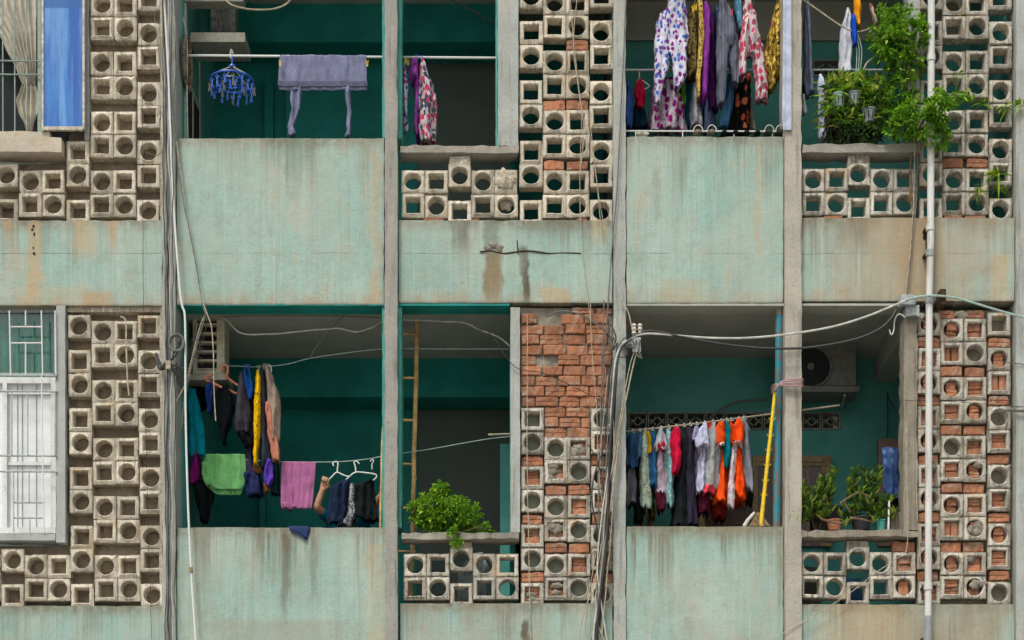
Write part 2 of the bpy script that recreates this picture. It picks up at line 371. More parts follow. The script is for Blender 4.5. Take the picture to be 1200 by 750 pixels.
for i, (a, b, t, bt, sd_, kw) in enumerate(panels):
    m = MB(); m.prb(a, b, t, bt, 0, .2, seed=sd_ * 3.3, step=.05)
    part('spandrel_panel', m, plaster('mint_limewash_%d' % i, t, seed=sd_ * 2.7 + 1, bottom=bt, joint=(bt < 400), **kw), bld)
# wall below and above the part in view
m = MB(); m.box(X(-60), X(1260), .02, .22, 0, Z(831)); part('lower_wall', m, M['sill'], bld)
m = MB(); m.box(X(-60), X(1260), 0, .2, Z(-299), Z(-500)) if False else m.box(X(-60), X(1260), 0, .2, Z(-301), Z(-500)); part('upper_wall', m, M['sill'], bld)
# columns
def column(a, b, y0, y1, mat, seed, name='column'):
    m = MB(); m.rbox(X(a), X(b), y0, y1, Z(832), Z(-300), step=.05, chip=.012, seed=seed); return part(name, m, mat, bld)
column(190.5, 206.5, -.03, .24, M['col_blue'], 1)
column(451, 466.5, -.06, .015, M['col_pink'], 2)
column(718.5, 733.5, -.018, .24, M['col_blue'], 3)
column(918.5, 938.5, -.05, .24, M['col_beige'], 4)
column(1189.5, 1214, -.03, .24, M['col_blue'], 5)
for (t, b) in ((-100, 161), (358, 617.5)):
    m = MB(); m.prb(447.5, 470.5, t, b, .018, .24, seed=t * .1); part('column_jamb', m, M['teal_jamb'], bld)
# slabs, ceilings, beams, rear walls of the balconies
for base in (-107, 351, 809):
    for (x0, x1) in ((-60, 600), (600, 1260)):
        m = MB(); m.box(X(x0), X(x1), .2, 4.0, Z(base), Z(base - 17)); part('floor_slab', m, M['ceiling'], bld)
for base, (bt, bb) in ((-107, (-107, -57)), (351, (351, 401))):
    # lintel face behind the spandrel (teal underside is its own paint)
    for (x0, x1) in ((207, 597), (734, 1060)):
        m = MB(); m.box(X(x0), X(x1), .004, .198, Z(base + 6 + (1 if base < 0 else 1)), Z(base + 4.4)); part('lintel_soffit', m, M['teal'] if x0 < 600 else M['ceiling'], bld)
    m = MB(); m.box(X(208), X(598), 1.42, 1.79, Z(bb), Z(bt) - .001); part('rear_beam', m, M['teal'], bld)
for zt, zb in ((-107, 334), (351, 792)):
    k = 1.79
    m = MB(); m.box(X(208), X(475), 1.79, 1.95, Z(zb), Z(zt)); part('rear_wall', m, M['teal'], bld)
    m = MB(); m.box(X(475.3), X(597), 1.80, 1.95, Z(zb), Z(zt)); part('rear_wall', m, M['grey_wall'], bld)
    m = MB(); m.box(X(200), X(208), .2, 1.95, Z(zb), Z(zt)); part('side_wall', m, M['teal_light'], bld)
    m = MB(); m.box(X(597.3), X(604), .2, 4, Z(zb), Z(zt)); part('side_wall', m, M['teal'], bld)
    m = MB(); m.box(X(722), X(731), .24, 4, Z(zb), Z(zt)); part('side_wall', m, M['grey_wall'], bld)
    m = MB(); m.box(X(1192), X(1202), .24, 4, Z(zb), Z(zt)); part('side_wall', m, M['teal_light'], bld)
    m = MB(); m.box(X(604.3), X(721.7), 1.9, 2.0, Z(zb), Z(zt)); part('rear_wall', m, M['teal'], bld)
# right rear walls with the ornamental vent strip set in them
k14 = K(1.42)
def fe(py, d): return YV - (YV - py) / K(d) if False else YV - (YV - py) * 1.0 / (1 / K(d))
def Zi(py, d): return ZC + (YV - py) * S * K(d)    # height of a point seen at row py at depth d
def Xi(px, d): return (px - 600) * S * K(d)
def back_wall(zt, zb, v0, v1, vx0, vx1, mat):
    d = 1.42
    za, zb_ = Zi(v0, d), Zi(v1, d); xa, xb = Xi(vx0, d), Xi(vx1, d)
    m = MB()
    m.box(X(731), X(1192), d, d + .14, za, Z(zt)); m.box(X(731), X(1192), d, d + .14, Z(zb), zb_)
    if xa > X(731): m.box(X(731), xa, d, d + .14, zb_, za)
    m.box(xb, X(1192), d, d + .14, zb_, za)
    w_ = part('rear_wall', m, mat, bld)
    # openwork vent: each square tile has a hooked fret inside a frame
    n = max(1, round((xb - xa) / .188)); wd = (xb - xa) / n
    for i in range(n):
        t = MB(); cx = xa + (i + .5) * wd; cz = (za + zb_) / 2; h = (za - zb_) / 2 - .004; q = wd / 2 - .004
        y0, y1 = d - .01, d + .07; th = .012
        t.box(cx - q, cx + q, y0, y1, cz - h, cz - h + th); t.box(cx - q, cx + q, y0, y1, cz + h - th, cz + h)
        t.box(cx - q, cx - q + th, y0, y1, cz - h + th, cz + h - th); t.box(cx + q - th, cx + q, y0, y1, cz - h + th, cz + h - th)
        for sgn in (-1, 1):
            Mx = Matrix.Translation((cx + sgn * q * .42, 0, cz + sgn * .01)) @ Matrix.Rotation(R(45), 4, 'Y')
            t.box(-.042, .042, y0 + .01, y1, -.006, .006, M=Mx)
            Mx = Matrix.Translation((cx + sgn * q * .42, 0, cz - sgn * .01)) @ Matrix.Rotation(R(-45), 4, 'Y')
            t.box(-.042, .042, y0 + .012, y1 - .002, -.006, .006, M=Mx)
        part('vent_tile', t, M['block_dirty'] if False else M['ledge'], w_)
    b = MB(); b.box(xa, xb, d + .35, d + .37, zb_ - .1, za + .1); part('vent_back', b, M['grey_wall'], w_)
back_wall(351, 792, 483, 504, 736, 985, M['teal_light'])
back_wall(-107, 334, 70, 90, 952, 984, M['teal_light'])
m = MB(); m.box(X(731.5), X(1191.5), 1.39, 1.418, Zi(47, 1.39), Z(-107) - .001); part('wall_band', m, M['ceiling'], bld)
m = MB(); m.box(X(1066), X(1094), .24, 1.42, Z(381), Z(351) - .001); part('cross_beam', m, M['ceiling'], bld)
m = MB(); m.box(X(1066), X(1094), .24, 1.42, Z(381 - 458), Z(351 - 458) - .001); part('cross_beam', m, M['ceiling'], bld)
# rooms behind the windows on the left
for zt, zb in ((-107, 334), (351, 792)):
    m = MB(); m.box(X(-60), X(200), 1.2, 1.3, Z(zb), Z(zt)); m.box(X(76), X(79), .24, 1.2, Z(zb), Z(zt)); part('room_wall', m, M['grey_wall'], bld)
# exposed rusty reinforcement along the crack in the middle spandrel, and the broken plaster lump at its left end
M['rust'] = plain('rust', (.05, .028, .016), .95, var=.4)
m = MB(); m.tube([P(562, 296, -.002), P(575, 294, -.004), P(590, 296.5, -.002), P(615, 294, -.004), P(640, 297, -.002), P(660, 296, -.002), P(681, 297, -.002)], .006, 5, wig=.01)
m.tube([P(606, 282, -.002), P(607, 297, -.004)], .005, 5); part('exposed_rebar', m, M['rust'], bld)
def lump(mb, cx, cy, d, rx, rz, ry=.02, seed=0, n=10):
    cen = P(cx, cy, d); vs = []; fs = []
    for j in range(n // 2 + 1):
        ph = math.pi * j / (n // 2)
        for k in range(n):
            a = 2 * math.pi * k / n
            v = Vector((math.sin(ph) * math.cos(a) * rx, math.sin(ph) * math.sin(a) * ry, math.cos(ph) * rz))
            q = 1 + .5 * mn.noise(v * 40 + Vector((seed * 3, seed, 0)))
            vs.append(cen + v * q)
    for j in range(n // 2):
        for k in range(n): fs.append((j * n + k, (j + 1) * n + k, (j + 1) * n + (k + 1) % n, j * n + (k + 1) % n))
    mb.add(vs, fs, 0, True)
m = MB()
for i, (x_, y_, a_, b_) in enumerate([(572, 291, 5, 3), (578, 288, 6, 4), (585, 291, 5, 4)]): lump(m, x_, y_, .003, a_ * S, b_ * S, .016, i)
part('broken_plaster', m, M['mortar'], bld)
m = MB()
for i, (x_, y_, a_, b_) in enumerate([(39, 265, 1.4, 2), (38, 269, 1.5, 1.6), (40, 274, 1.2, 2), (39, 290, 1, 1.6), (40, 297, 1.6, 1.8), (1084, 278, 3, 5), (1087, 288, 2.5, 6)]): lump(m, x_, y_, .0, a_ * S, b_ * S, .008, i)
part('moss_patch', m, M['rust'], bld, kind='stuff')

# ---------------------------------------------------------------- breeze-block screens
def block_mesh(kind, seed, mat, size=27.0):
    """square cement vent block with one round or square hole right through"""
    h = size * S / 2 - .0012; dp = .10; r = random.Random(seed); n = 24
    def sq(a, q):
        cx, cz = math.cos(a), math.sin(a); k = q / max(abs(cx), abs(cz)); return cx * k, cz * k
    vs = []; rings = []
    hole = (.0705 if kind == 'o' else .062)
    spec = [('s', h, dp), ('s', h, .006), ('s', h - .006, 0), ('h', hole + .007, -.001), ('h', hole, .007), ('h', hole - .004, dp)]
    ph = r.uniform(-.03, .03)
    for typ, q, y in spec:
        ring = []
        for k in range(n):
            a = 2 * math.pi * (k + .5 * 0) / n + math.pi / 4
            if typ == 's' or kind == 's': x, z = sq(a, q)
            else: x, z = math.cos(a) * q, math.sin(a) * q
            nv = mn.noise_vector(Vector((x * 30, z * 30, seed * 5.3)))
            amp = .0034 if y < .01 else .0012
            if typ == 's' and y < .01:
                e = max(0, mn.noise(Vector((x * 17, z * 17, seed * 2.1 + 9))) - .2) * .028; x *= 1 - e * 6; z *= 1 - e * 6; y += e * .5
            ring.append((x + nv.x * amp, y + nv.y * amp, z + nv.z * amp))
        vs += ring
    m = MB(); fs = []
    for i in range(len(spec) - 1):
        for k in range(n): fs.append((i * n + k, i * n + (k + 1) % n, (i + 1) * n + (k + 1) % n, (i + 1) * n + k))
    k = len(spec) - 1
    for j in range(n): fs.append((k * n + j, k * n + (j + 1) % n, (j + 1) % n, j))
    m.add(vs, fs, 0, True)
    return m.mesh('vent_block', mat, 30)
def brick_mesh(seed, w_, h_, dp=.085, grooves=1):
    """hollow clay brick face: long body with pressed grooves along it and worn corners"""
    r = random.Random(seed); m = MB()
    hz = h_ / 2; prof = [(-hz, .006), (-hz + .006, 0)]
    for g_ in range(grooves):
        z = -hz + h_ * (g_ + 1) / (grooves + 1); prof += [(z - .004, 0), (z, .006), (z + .004, 0)]
    prof += [(hz - .006, 0), (hz, .006)]
    nx = 7; vs = []
    for i in range(nx):
        x = -w_ / 2 + w_ * i / (nx - 1)
        for z, y in prof:
            nv = mn.noise_vector(Vector((x * 25, z * 25, seed * 7.7)))
            endy = .005 if i in (0, nx - 1) else 0
            vs.append((x + nv.x * .009, y + endy + nv.y * .009, z + nv.z * .006))
    q = len(prof); fs = [(i * q + j, (i + 1) * q + j, (i + 1) * q + j + 1, i * q + j + 1) for i in range(nx - 1) for j in range(q - 1)]
    o = len(vs)
    vs += [(-w_ / 2, dp, -hz), (w_ / 2, dp, -hz), (w_ / 2, dp, hz), (-w_ / 2, dp, hz)]
    fs += [tuple([o] + [o + 1] + [i * q for i in range(nx - 1, -1, -1)]), tuple([o + 3] + [i * q + q - 1 for i in range(nx)] + [o + 2])[::1],
           tuple([o + 3, o] + [j for j in range(q)]), tuple([o + 1, o + 2] + [(nx - 1) * q + j for j in range(q - 1, -1, -1)]), (o + 1, o, o + 3, o + 2)]
    m.add(vs, fs, 0, False)
    return m.mesh('brick', M['brick'])
BL = {}
for nm in ('block', 'block_dirty'):
    for kd in 'os': BL[nm, kd] = [block_mesh(kd, i + (50 if kd == 's' else 0), M[nm]) for i in range(9)]
BRK = {'full': [brick_mesh(i, 25.6 * S, 11.2 * S, .085, 1 if i % 3 == 0 else 0) for i in range(6)], 'half': [brick_mesh(20 + i, 16.5 * S, 8.6 * S, .07, i % 2) for i in range(5)],
       'narrow': [brick_mesh(40 + i, 12 * S, 8.6 * S, .07, i % 2) for i in range(5)], 'short': [brick_mesh(60 + i, 18 * S, 11.2 * S, .085) for i in range(3)],
       'tall': [brick_mesh(80 + i, 7.5 * S, 17 * S, .07, 0) for i in range(2)]}
def put(me, name, x, y, z, parent, rot=0, sx=1, sz=1):
    o = bpy.data.objects.new(name, me); col.objects.link(o); o.parent = parent
    o.location = Vector((x, y, z)) - Vector(parent.location); o.rotation_euler = (0, rot, 0); o.scale = (sx, 1, sz); return o

def screen(root, cols, yb, yt, period, ph, mat, lean=0.0, skip=(), bricks=None, fill=None, y=.02):
    """cols: (x0, 'E' | 'D') single or double stacks. In E stacks the bottom block stands on the wall, a slot follows, then
    pairs of blocks with slots; D stacks begin with a thin slot. Holes alternate round and square."""
    bw = 27.0; slot = period - 2 * (period - 14) / 2 - (period - 14) + (period - 14) - 0; bh = (period - 14) / 2
    r = rnd
    for ci, (x0, kind, first) in enumerate(cols):
        for sub in range(2 if kind == 'D' else 1):
            xx = x0 + sub * bw + bw / 2
            # list of block centres bottom to top with hole type
            items = []
            if kind == 'E':
                yc = yb - ph - period * 0          # centre of lowest slot
                items.append((yc + 7 + bh / 2, 0)); n = 0; idx = 1
            else:
                yc = yb - ph + period / 2; idx = 0
            c0 = yc
            while True:
                for j in range(2):
                    cy = c0 - 7 - bh * (j + .5); items.append((cy, idx)); idx += 1
                items.append((c0 - period, 'slot') if False else (c0 - period, -1)); c0 -= period
                if c0 < yt - 40: break
            if kind == 'E': items.insert(1, (yc, -1))
            for (cy, ty) in items:
                if cy < yt or cy > yb: continue
                sx = xx + lean * (cy - yb) / 300.0
                key = (round(ci), sub, round(cy))
                if any(a <= xx <= b and t <= cy <= q for a, b, t, q in skip): continue
                if ty == -1:
                    if fill and fill(xx, cy, 'slot'): put(r.choice(BRK['full']), 'brick', X(sx) + r.uniform(-.006, .006), y + r.uniform(.006, .035), Z(cy + r.uniform(-.3, 1)), root, r.uniform(-.045, .045), r.uniform(.88, 1.0), r.uniform(.92, 1.08))
                    continue
                # hole type: D left column starts square at the bottom, right column starts round; pairs alternate
                sq = (ty % 2 == 0)
                if kind == 'D' and sub == 1: sq = not sq
                if kind == 'E': sq = (ty % 2 == 0) if first == 's' else (ty % 2 == 1)
                me = r.choice(BL[mat, 's' if sq else 'o'])
                bx, bz = X(sx) + r.uniform(-.0018, .0018), Z(cy) + r.uniform(-.0016, .0016)
                yy = y + r.uniform(-.007, .007)
                put(me, 'breeze_block', bx, yy, bz, root, r.uniform(-.013, .013) + r.choice((0, math.pi / 2, math.pi)) * 1, 1, (bh / bw) if True else 1)
                f = fill(xx, cy, 's' if sq else 'o') if fill else None
                if f == 'two':
                    nm = 'half' if sq else 'narrow'; z0 = Z(cy)
                    put(r.choice(BRK[nm]), 'brick', bx + r.uniform(-.003, .003), yy + r.uniform(.018, .045), z0 - .033, root, r.uniform(-.08, .08))
                    put(r.choice(BRK[nm]), 'brick', bx + r.uniform(-.006, .006), yy + r.uniform(.018, .045), z0 + .031, root, r.uniform(-.08, .08), .92)
                elif f == 'tall':
                    for sg in (-1, 1): put(r.choice(BRK['tall']), 'brick', bx + sg * .031, yy + r.uniform(.018, .045), Z(cy), root, r.uniform(-.1, .1))
def rough_sheet(root, a, b, t, q, d, mat, seed=0, amp=.02, name='backing'):
    nx = int((b - a) / 3.5); nz = int((q - t) / 3.5); m = MB()
    vs = []
    for j in range(nz + 1):
        for i in range(nx + 1):
            x, z = X(a) + X(600 + (b - a)) * i / nx, Z(q) + (Z(t) - Z(q)) * j / nz
            n_ = mn.fractal(Vector((x * 14 + seed, z * 14, seed)), .8, 2.1, 4)
            vs.append((x, d + n_ * amp, z))
    fs = [(j * (nx + 1) + i, j * (nx + 1) + i + 1, (j + 1) * (nx + 1) + i + 1, (j + 1) * (nx + 1) + i) for j in range(nz) for i in range(nx)]
    o = len(vs); vs += [(X(a), d + .08, Z(q)), (X(b), d + .08, Z(q)), (X(b), d + .08, Z(t)), (X(a), d + .08, Z(t))]
    fs.append((o + 1, o, o + 3, o + 2))
    fs += [(o, o + 1, nx, 0), (o + 2, o + 3, nz * (nx + 1), nz * (nx + 1) + nx), (o + 3, o, 0, nz * (nx + 1)), (o + 1, o + 2, nz * (nx + 1) + nx, nx)]
    m.add(vs, fs, 0, True)
    return part(name, m, mat, root)

# upper left screen (solid behind)
wUL = thing('breeze_block_wall', 'pale breeze block wall with blind holes wrapping around the curtained window at upper left', 'wall', (X(100), .07, Z(258)), 'breeze block walls')
screen(wUL, [(-34, 'E', 's'), (-7, 'E', 's')][1:], 258, 184, 69.2, 33, 'block')
screen(wUL, [(21, 'D', 's')], 258, 196, 69.2, 33, 'block', skip=[])
screen(wUL, [(77, 'E', 's')], 258, 163, 69.2, 33, 'block')
screen(wUL, [(104.5, 'D', 's'), (159.5, 'E', 'o')], 258, -40, 69.2, 33, 'block', lean=-1)
m = MB(); m.prb(98, 104, -40, 163, .02, .15, seed=3); part('edge_strip', m, M['col_blue'], wUL)
m = MB(); m.prb(187, 190, -40, 258, .015, .15, seed=4); part('edge_strip', m, M['block'], wUL)
rough_sheet(wUL, 76, 190, -40, 258, .125, M['rubble'], 1); rough_sheet(wUL, -40, 76, 184, 258, .126, M['rubble'], 2)
# lower left screen
wLL = thing('breeze_block_wall', 'pale breeze block wall with blind holes beside and below the white barred window', 'wall', (X(120), .07, Z(710)), 'breeze block walls')
screen(wLL, [(0, 'E', 's'), (27.5, 'D', 's'), (-54.5, 'D', 's')], 709.5, 642, 68.7, 33, 'block')
screen(wLL, [(82.5, 'E', 's'), (110, 'D', 's'), (164.5, 'E', 'o')], 709.5, 362, 68.7, 33, 'block', lean=4.0)
rough_sheet(wLL, 76, 192, 358, 710, .125, M['rubble'], 3); rough_sheet(wLL, -50, 76, 636, 710, .126, M['rubble'], 4)
m = MB(); m.prb(186.5, 190, 358, 709, .018, .15, seed=4); part('edge_strip', m, M['block'], wLL)
m = MB(); m.prb(76.5, 190, 357.5, 364, .03, .15, seed=4); part('top_strip', m, M['block'], wLL)
# upper middle screen (open to the balcony behind)
def fUM(x, y_, k):
    if k == 'slot':
        if 636 < x < 663: return y_ > 100
        if 663 < x < 690: return True
        if x > 500 and x < 525 and y_ > 240: return True
        return False
wUM = thing('breeze_block_wall', 'see-through breeze block screen with a few brick slots, low rail joined to tall stack, upper floor middle', 'wall', (X(600), .07, Z(258)), 'breeze block walls')
screen(wUM, [(609, 'E', 's'), (636.5, 'D', 's'), (691.5, 'E', 'o')], 257.5, -40, 70.2, 32, 'block', fill=fUM)
screen(wUM, [(470.5, 'D', 's'), (525, 'E', 's'), (552.5, 'D', 's')], 257.5, 196, 70.2, 32, 'block')
m = MB(); m.prb(526, 551, 181, 194, .02, .12, seed=5); part('spacer_block', m, M['block'], wUM)
m = MB(); m.prb(468, 608.5, 171, 180.5, -.02, .17, seed=6, chip=.016, amp=.004); part('ledge', m, M['ledge'], wUM)
m = MB(); m.prb(583, 607.5, -100, 170.6, .0, .17, seed=7); part('post', m, M['col_blue'], wUM)
m = MB(); m.prb(580.6, 582.8, -100, 170.6, .02, .16, seed=8); part('post_edge', m, M['teal_jamb'], wUM)
m = MB()
for (x0, y0, sz) in ((496, 253, 24), (552, 254, 9), (676, 254, 12)): m.prb(x0, x0 + sz, y0, 257.4, .03, .1, seed=x0)
part('brick', m, M['brick'], wUM)
m = MB()
for i in range(5): lump(m, 593 + rnd.uniform(-5, 5), 211 + rnd.uniform(-5, 5), .035, 11 * S, 10 * S, .03, i * .3, 20)
part('plaster_plug', m, M['block'], wUM)
m = MB()
for i in range(5): lump(m, 593 + rnd.uniform(-4, 4), 239 + rnd.uniform(-4, 4), .07, 6 * S, 6 * S, .02, i, 12)
part('plaster_plug', m, M['mortar'], wUM)
# lower middle screen with brick field above
def fLM(x, y_, k):
    if x < 609: return False
    if k == 'slot': return True
    if k == 's': return 'two' if y_ > 515 else None
    return 'two' if (x > 692 and 540 < y_ < 590) else None
wLM = thing('breeze_block_wall', 'breeze block screen patched with red bricks, brick field above and low rail under the leafy bush', 'wall', (X(640), .07, Z(708)), 'breeze block walls')
screen(wLM, [(610.5, 'E', 's'), (638, 'D', 's'), (692.5, 'E', 'o')], 708, 478, 68.5, 33, 'block_dirty', fill=fLM, skip=[(637, 693, 400, 512)])
screen(wLM, [(472.5, 'D', 's'), (527, 'E', 's'), (554, 'D', 's')], 708, 646, 68.5, 33, 'block_dirty')
m = MB(); m.prb(528, 553, 634, 646, .02, .12, seed=15); part('spacer_block', m, M['block_dirty'], wLM)
m = MB(); m.prb(470, 609, 624, 633, -.03, .17, seed=16, chip=.02, amp=.005); part('ledge', m, M['ledge'], wLM)
m = MB(); m.prb(598, 609.5, 360, 623.6, .0, .17, seed=17); part('post', m, M['col_blue'], wLM)
rough_sheet(wLM, 610, 718, 358, 708, .108, M['backing_green'], 5, .006)
rough_sheet(wLM, 610, 718, 358, 480, .06, M['mortar'], 6, .016); rough_sheet(wLM, 637, 692, 480, 512, .062, M['mortar'], 7, .012)
row = 0; y_ = 372.0
while y_ < 512:
    x0, x1 = (611, 717) if y_ < 478 else (638, 692)
    x = x0 + (0 if row % 2 else -rnd.uniform(4, 12))
    while x < x1 - 4:
        wd = rnd.choice((25, 26, 27, 24, 18, 27)); a = max(x, x0); b = min(x + wd, x1)
        if b - a > 5 and not (row == 0 and 633 < (a + b) / 2 < 665) and rnd.random() > .04:
            put(rnd.choice(BRK['full']), 'brick', X((a + b) / 2), .03 + rnd.uniform(-.009, .012), Z(y_ + rnd.uniform(-.35, .35)), wLM, rnd.uniform(-.02, .02), (b - a - 1.0) / 26.0, rnd.uniform(.96, 1.03))
        x += wd + .6
    y_ += 12.15; row += 1
put(BRK['full'][0], 'brick', X(683), .03, Z(362), wLM, .01, 1, .6); put(BRK['full'][1], 'brick', X(708), .035, Z(362.5), wLM, -.01, .7, .6)
# upper right screen
def fUR(x, y_, k):
    return k == 'slot' and 1106 < x < 1159 and y_ > 170
wUR = thing('breeze_block_wall', 'weathered breeze block screen behind the white drain pipe, weeds in its holes, upper right', 'wall', (X(1100), .07, Z(256)), 'breeze block walls')
screen(wUR, [(1078.5, 'E', 's'), (1105.5, 'D', 's'), (1160, 'E', 'o')], 255.5, -40, 69.0, 32.5, 'block_dirty', fill=fUR)
screen(wUR, [(940.5, 'D', 's'), (993.5, 'E', 's'), (1020.5, 'D', 's')], 255.5, 194, 69.0, 32.5, 'block_dirty')
m = MB(); m.prb(994, 1020, 180, 193, .02, .12, seed=25); part('spacer_block', m, M['block_dirty'], wUR)
m = MB(); m.prb(939, 1078, 169, 180, -.02, .17, seed=26, chip=.016, amp=.004); part('ledge', m, M['ledge'], wUR)
m = MB(); m.prb(1064, 1078, -100, 168.6, .0, .17, seed=27); part('post', m, M['col_blue'], wUR)
m = MB()
for (x0, y0, sz) in ((966, 251, 22), (1108, 250.5, 21), (1132, 250.5, 24)): m.prb(x0, x0 + sz, y0, 254.9, .03, .1, seed=x0)
part('brick', m, M['brick'], wUR)
# lower right screen, nearly every hole stuffed with bricks
openh = [(1144, 413), (1117, 524), (1171, 484), (1171, 553), (1171, 697), (1171, 378)]
def fLR(x, y_, k):
    if x < 1040: return False
    if x < 1074 and not (k == 'slot' or True): return False
    if x < 1047: return False
    if any(abs(x - a) < 14 and abs(y_ - b) < 12 for a, b in openh): return None
    if k == 'slot': return True
    return 'tall' if (k == 's' and rnd.random() < .18) else 'two'
wLR = thing('breeze_block_wall', 'breeze block screen stuffed with red bricks beside the white drain pipe, lower right', 'wall', (X(1100), .07, Z(707)), 'breeze block walls')
screen(wLR, [(1076, 'E', 's'), (1103, 'D', 's'), (1158.5, 'E', 'o')], 707, 366, 68.6, 33.5, 'block_dirty', fill=fLR)
screen(wLR, [(938.5, 'D', 's'), (992.5, 'E', 's'), (1019.5, 'D', 's')], 707, 646, 68.6, 33.5, 'block_dirty', fill=fLR)
put(BRK['full'][2], 'brick', X(1060), .03, Z(640), wLR, .02, 1, 1.05)
m = MB(); m.prb(993, 1019, 633, 646, .02, .12, seed=35); part('spacer_block', m, M['block_dirty'], wLR)
m = MB(); m.prb(938.8, 1075.5, 622, 631, -.04, .17, seed=36, chip=.03, amp=.008); part('ledge', m, M['wood_grey'], wLR)
m = MB(); m.prb(1058.5, 1075.6, 372, 621.7, -.01, .17, seed=37, chip=.02, amp=.004); part('post', m, M['wood_grey'], wLR)
rough_sheet(wLR, 1076, 1189, 358, 707, .112, M['mortar'], 9, .012)
for a, b in ((1110, 366.5), (1145, 366)): put(BRK['full'][3], 'brick', X(a), .04, Z(b), wLR, .02, .8, .85)
m = MB()
for (cx, cy, sp, n_) in ((1142, 618, 12, 12), (1139, 658, 9, 7), (1146, 684, 9, 5), (1126, 370, 5, 6), (1148, 545, 5, 3), (1090, 545, 8, 4), (640, 560, 6, 5), (676, 527, 9, 8), (650, 549, 9, 4), (648, 617, 12, 8), (652, 690, 8, 3), (622, 700, 8, 3)):
    for i in range(max(2, n_ // 2)): lump(m, cx + rnd.uniform(-sp, sp) * .6, cy + rnd.uniform(-sp, sp) * .6, .045, rnd.uniform(5, 8) * S, rnd.uniform(3.5, 6) * S, .022, i + cx, 20)
part('mortar_lump', m, M['mortar'], wLR, kind='stuff')

# ---------------------------------------------------------------- windows on the left
M['white_metal'] = plain('white_enamel', (.64, .66, .64), .45, var=.08, scale=60)
M['white_panel'] = plain('white_shutter', (.68, .71, .71), .5, var=.05, scale=6)
M['green_metal'] = plain('green_grey_enamel', (.23, .30, .26), .5, var=.15, scale=60)
M['grey_metal'] = plain('grey_metal', (.35, .38, .38), .5, var=.15, scale=40)
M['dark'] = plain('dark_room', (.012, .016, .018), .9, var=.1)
def glassy(name, a, b, rough=.15, sc=3):
    n = N(name, rough, .5)
    cc = n.mix(n.step(n.noise(1, 4, .6, n.mp((9, 1, .8))), .35, .65), a, b)
    cc = n.mix(n.step(n.noise(8, 6, .7), .52, .72, 0, .5), cc, (.22, .45, .78, 1))
    return n.out(cc)
def film():
    n = N('blue_window_film', .22, .5)
    cc = n.mix(n.step(n.noise(1, 5, .6, n.mp((9, 1, .5))), .38, .62), (.008, .085, .36, 1), (.04, .19, .52, 1))
    cc = n.mix(n.step(n.noise(1, 6, .7, n.mp((7, 1, .45), (3, 1, 1))), .46, .66, 0, .6), cc, (.17, .36, .64, 1))
    cc = n.mix(n.step(n.xyz()[2], Z(13) - .01, Z(13) + .01, 0, .85), cc, (.01, .09, .30, 1))
    cc = n.mix(n.step(n.noise(40, 5, .8), .66, .72, 0, .7), cc, (.6, .7, .8, 1))
    return n.out(cc)
M['blue_film'] = film()
M['green_curtain'] = fabric('green_net_curtain', c(95, 165, 150))
win = part('window', (lambda q: (q.prb(66, 77, 358, 636, -.012, .14, seed=51), q.prb(-50, 65.8, 626, 634, -.02, .14, seed=52), q)[2])(MB()), M['sill'], bld)
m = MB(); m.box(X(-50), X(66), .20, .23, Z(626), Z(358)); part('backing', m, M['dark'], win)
m = MB(); m.pbox(-50, 66, 365, 439, .10, .104); 
gl = part('pane', m, (lambda n: (n.b.inputs.__getitem__('Transmission Weight').__setattr__('default_value', 1), n.out((.7, .9, .85, 1)))[1])(N('transom_glass', .08, .5)), win)
def drape(mb, rows, d, amp, ff, n=60, thick=.006, seed=0, phase=0, nrow=24, irregular=False):
    """hanging cloth with vertical folds; rows: (py, xl, xr)"""
    k = K(d); vs = []; 
    ys = [rows[0][0] + (rows[-1][0] - rows[0][0]) * j / nrow for j in range(nrow + 1)]
    def at(y):
        for a, b in zip(rows, rows[1:]):
            if y <= b[0] + 1e-6:
                t = (y - a[0]) / max(1e-6, b[0] - a[0]); t = t * t * (3 - 2 * t) * .5 + t * .5
                return a[1] + (b[1] - a[1]) * t, a[2] + (b[2] - a[2]) * t
        return rows[-1][1:3]
    for side in (0, 1):
        for y in ys:
            xl, xr = at(y)
            for i in range(n + 1):
                u = i / n; x = (xl + (xr - xl) * u - 600) * S * k; z = ZC + (YV - y) * S * k
                wv = math.sin(u * ff * 6.283 + phase + .8 * math.sin(u * 7 + seed)) + .5 * mn.noise(Vector((u * ff * 1.7, z * 1.5, seed)))
                if irregular: wv = .25 * wv * max(0, (y - ys[0]) / (ys[-1] - ys[0])) + 2.2 * (.25 - abs(mn.noise(Vector((u * ff * 1.1 + z * 1.2, z * 1.6, seed * 3.3))))) + .9 * mn.noise(Vector((u * ff * 2.6 - z, z * 5, seed)))
                yy = d + amp * wv + side * thick
                vs.append((x, yy, z))
    w_ = n + 1; h_ = nrow + 1; fs = []
    for j in range(nrow):
        for i in range(n):
            a = j * w_ + i; fs.append((a, a + w_, a + w_ + 1, a + 1)); b = a + w_ * h_; fs.append((b, b + 1, b + w_ + 1, b + w_))
    o = w_ * h_
    for j in range(nrow):
        a = j * w_; fs.append((a, a + o, a + o + w_, a + w_)); a += n; fs.append((a, a + w_, a + o + w_, a + o))
    for i in range(n):
        fs.append((i, i + 1, i + 1 + o, i + o)); a = nrow * w_ + i; fs.append((a, a + o, a + o + 1, a + 1))
    mb.add(vs, fs, 0, True)
m = MB(); drape(m, [(362, -50, 66), (441, -50, 66)], .15, .014, 14, 150)
solo('curtain', m, M['green_curtain'], 'sheer green curtain behind the top panes of the white barred window', 'curtain')
m = MB(); m.box(X(-50), X(66), .09, .13, Z(625), Z(445)); part('shutter_panel', m, M['white_panel'], win)
for x_ in (20, 25.5, 42):
    m = MB(); m.pbox(x_, x_ + .8, 449.5, 617.5, .082, .0895); part('panel_seam', m, M['grey_metal'], win)
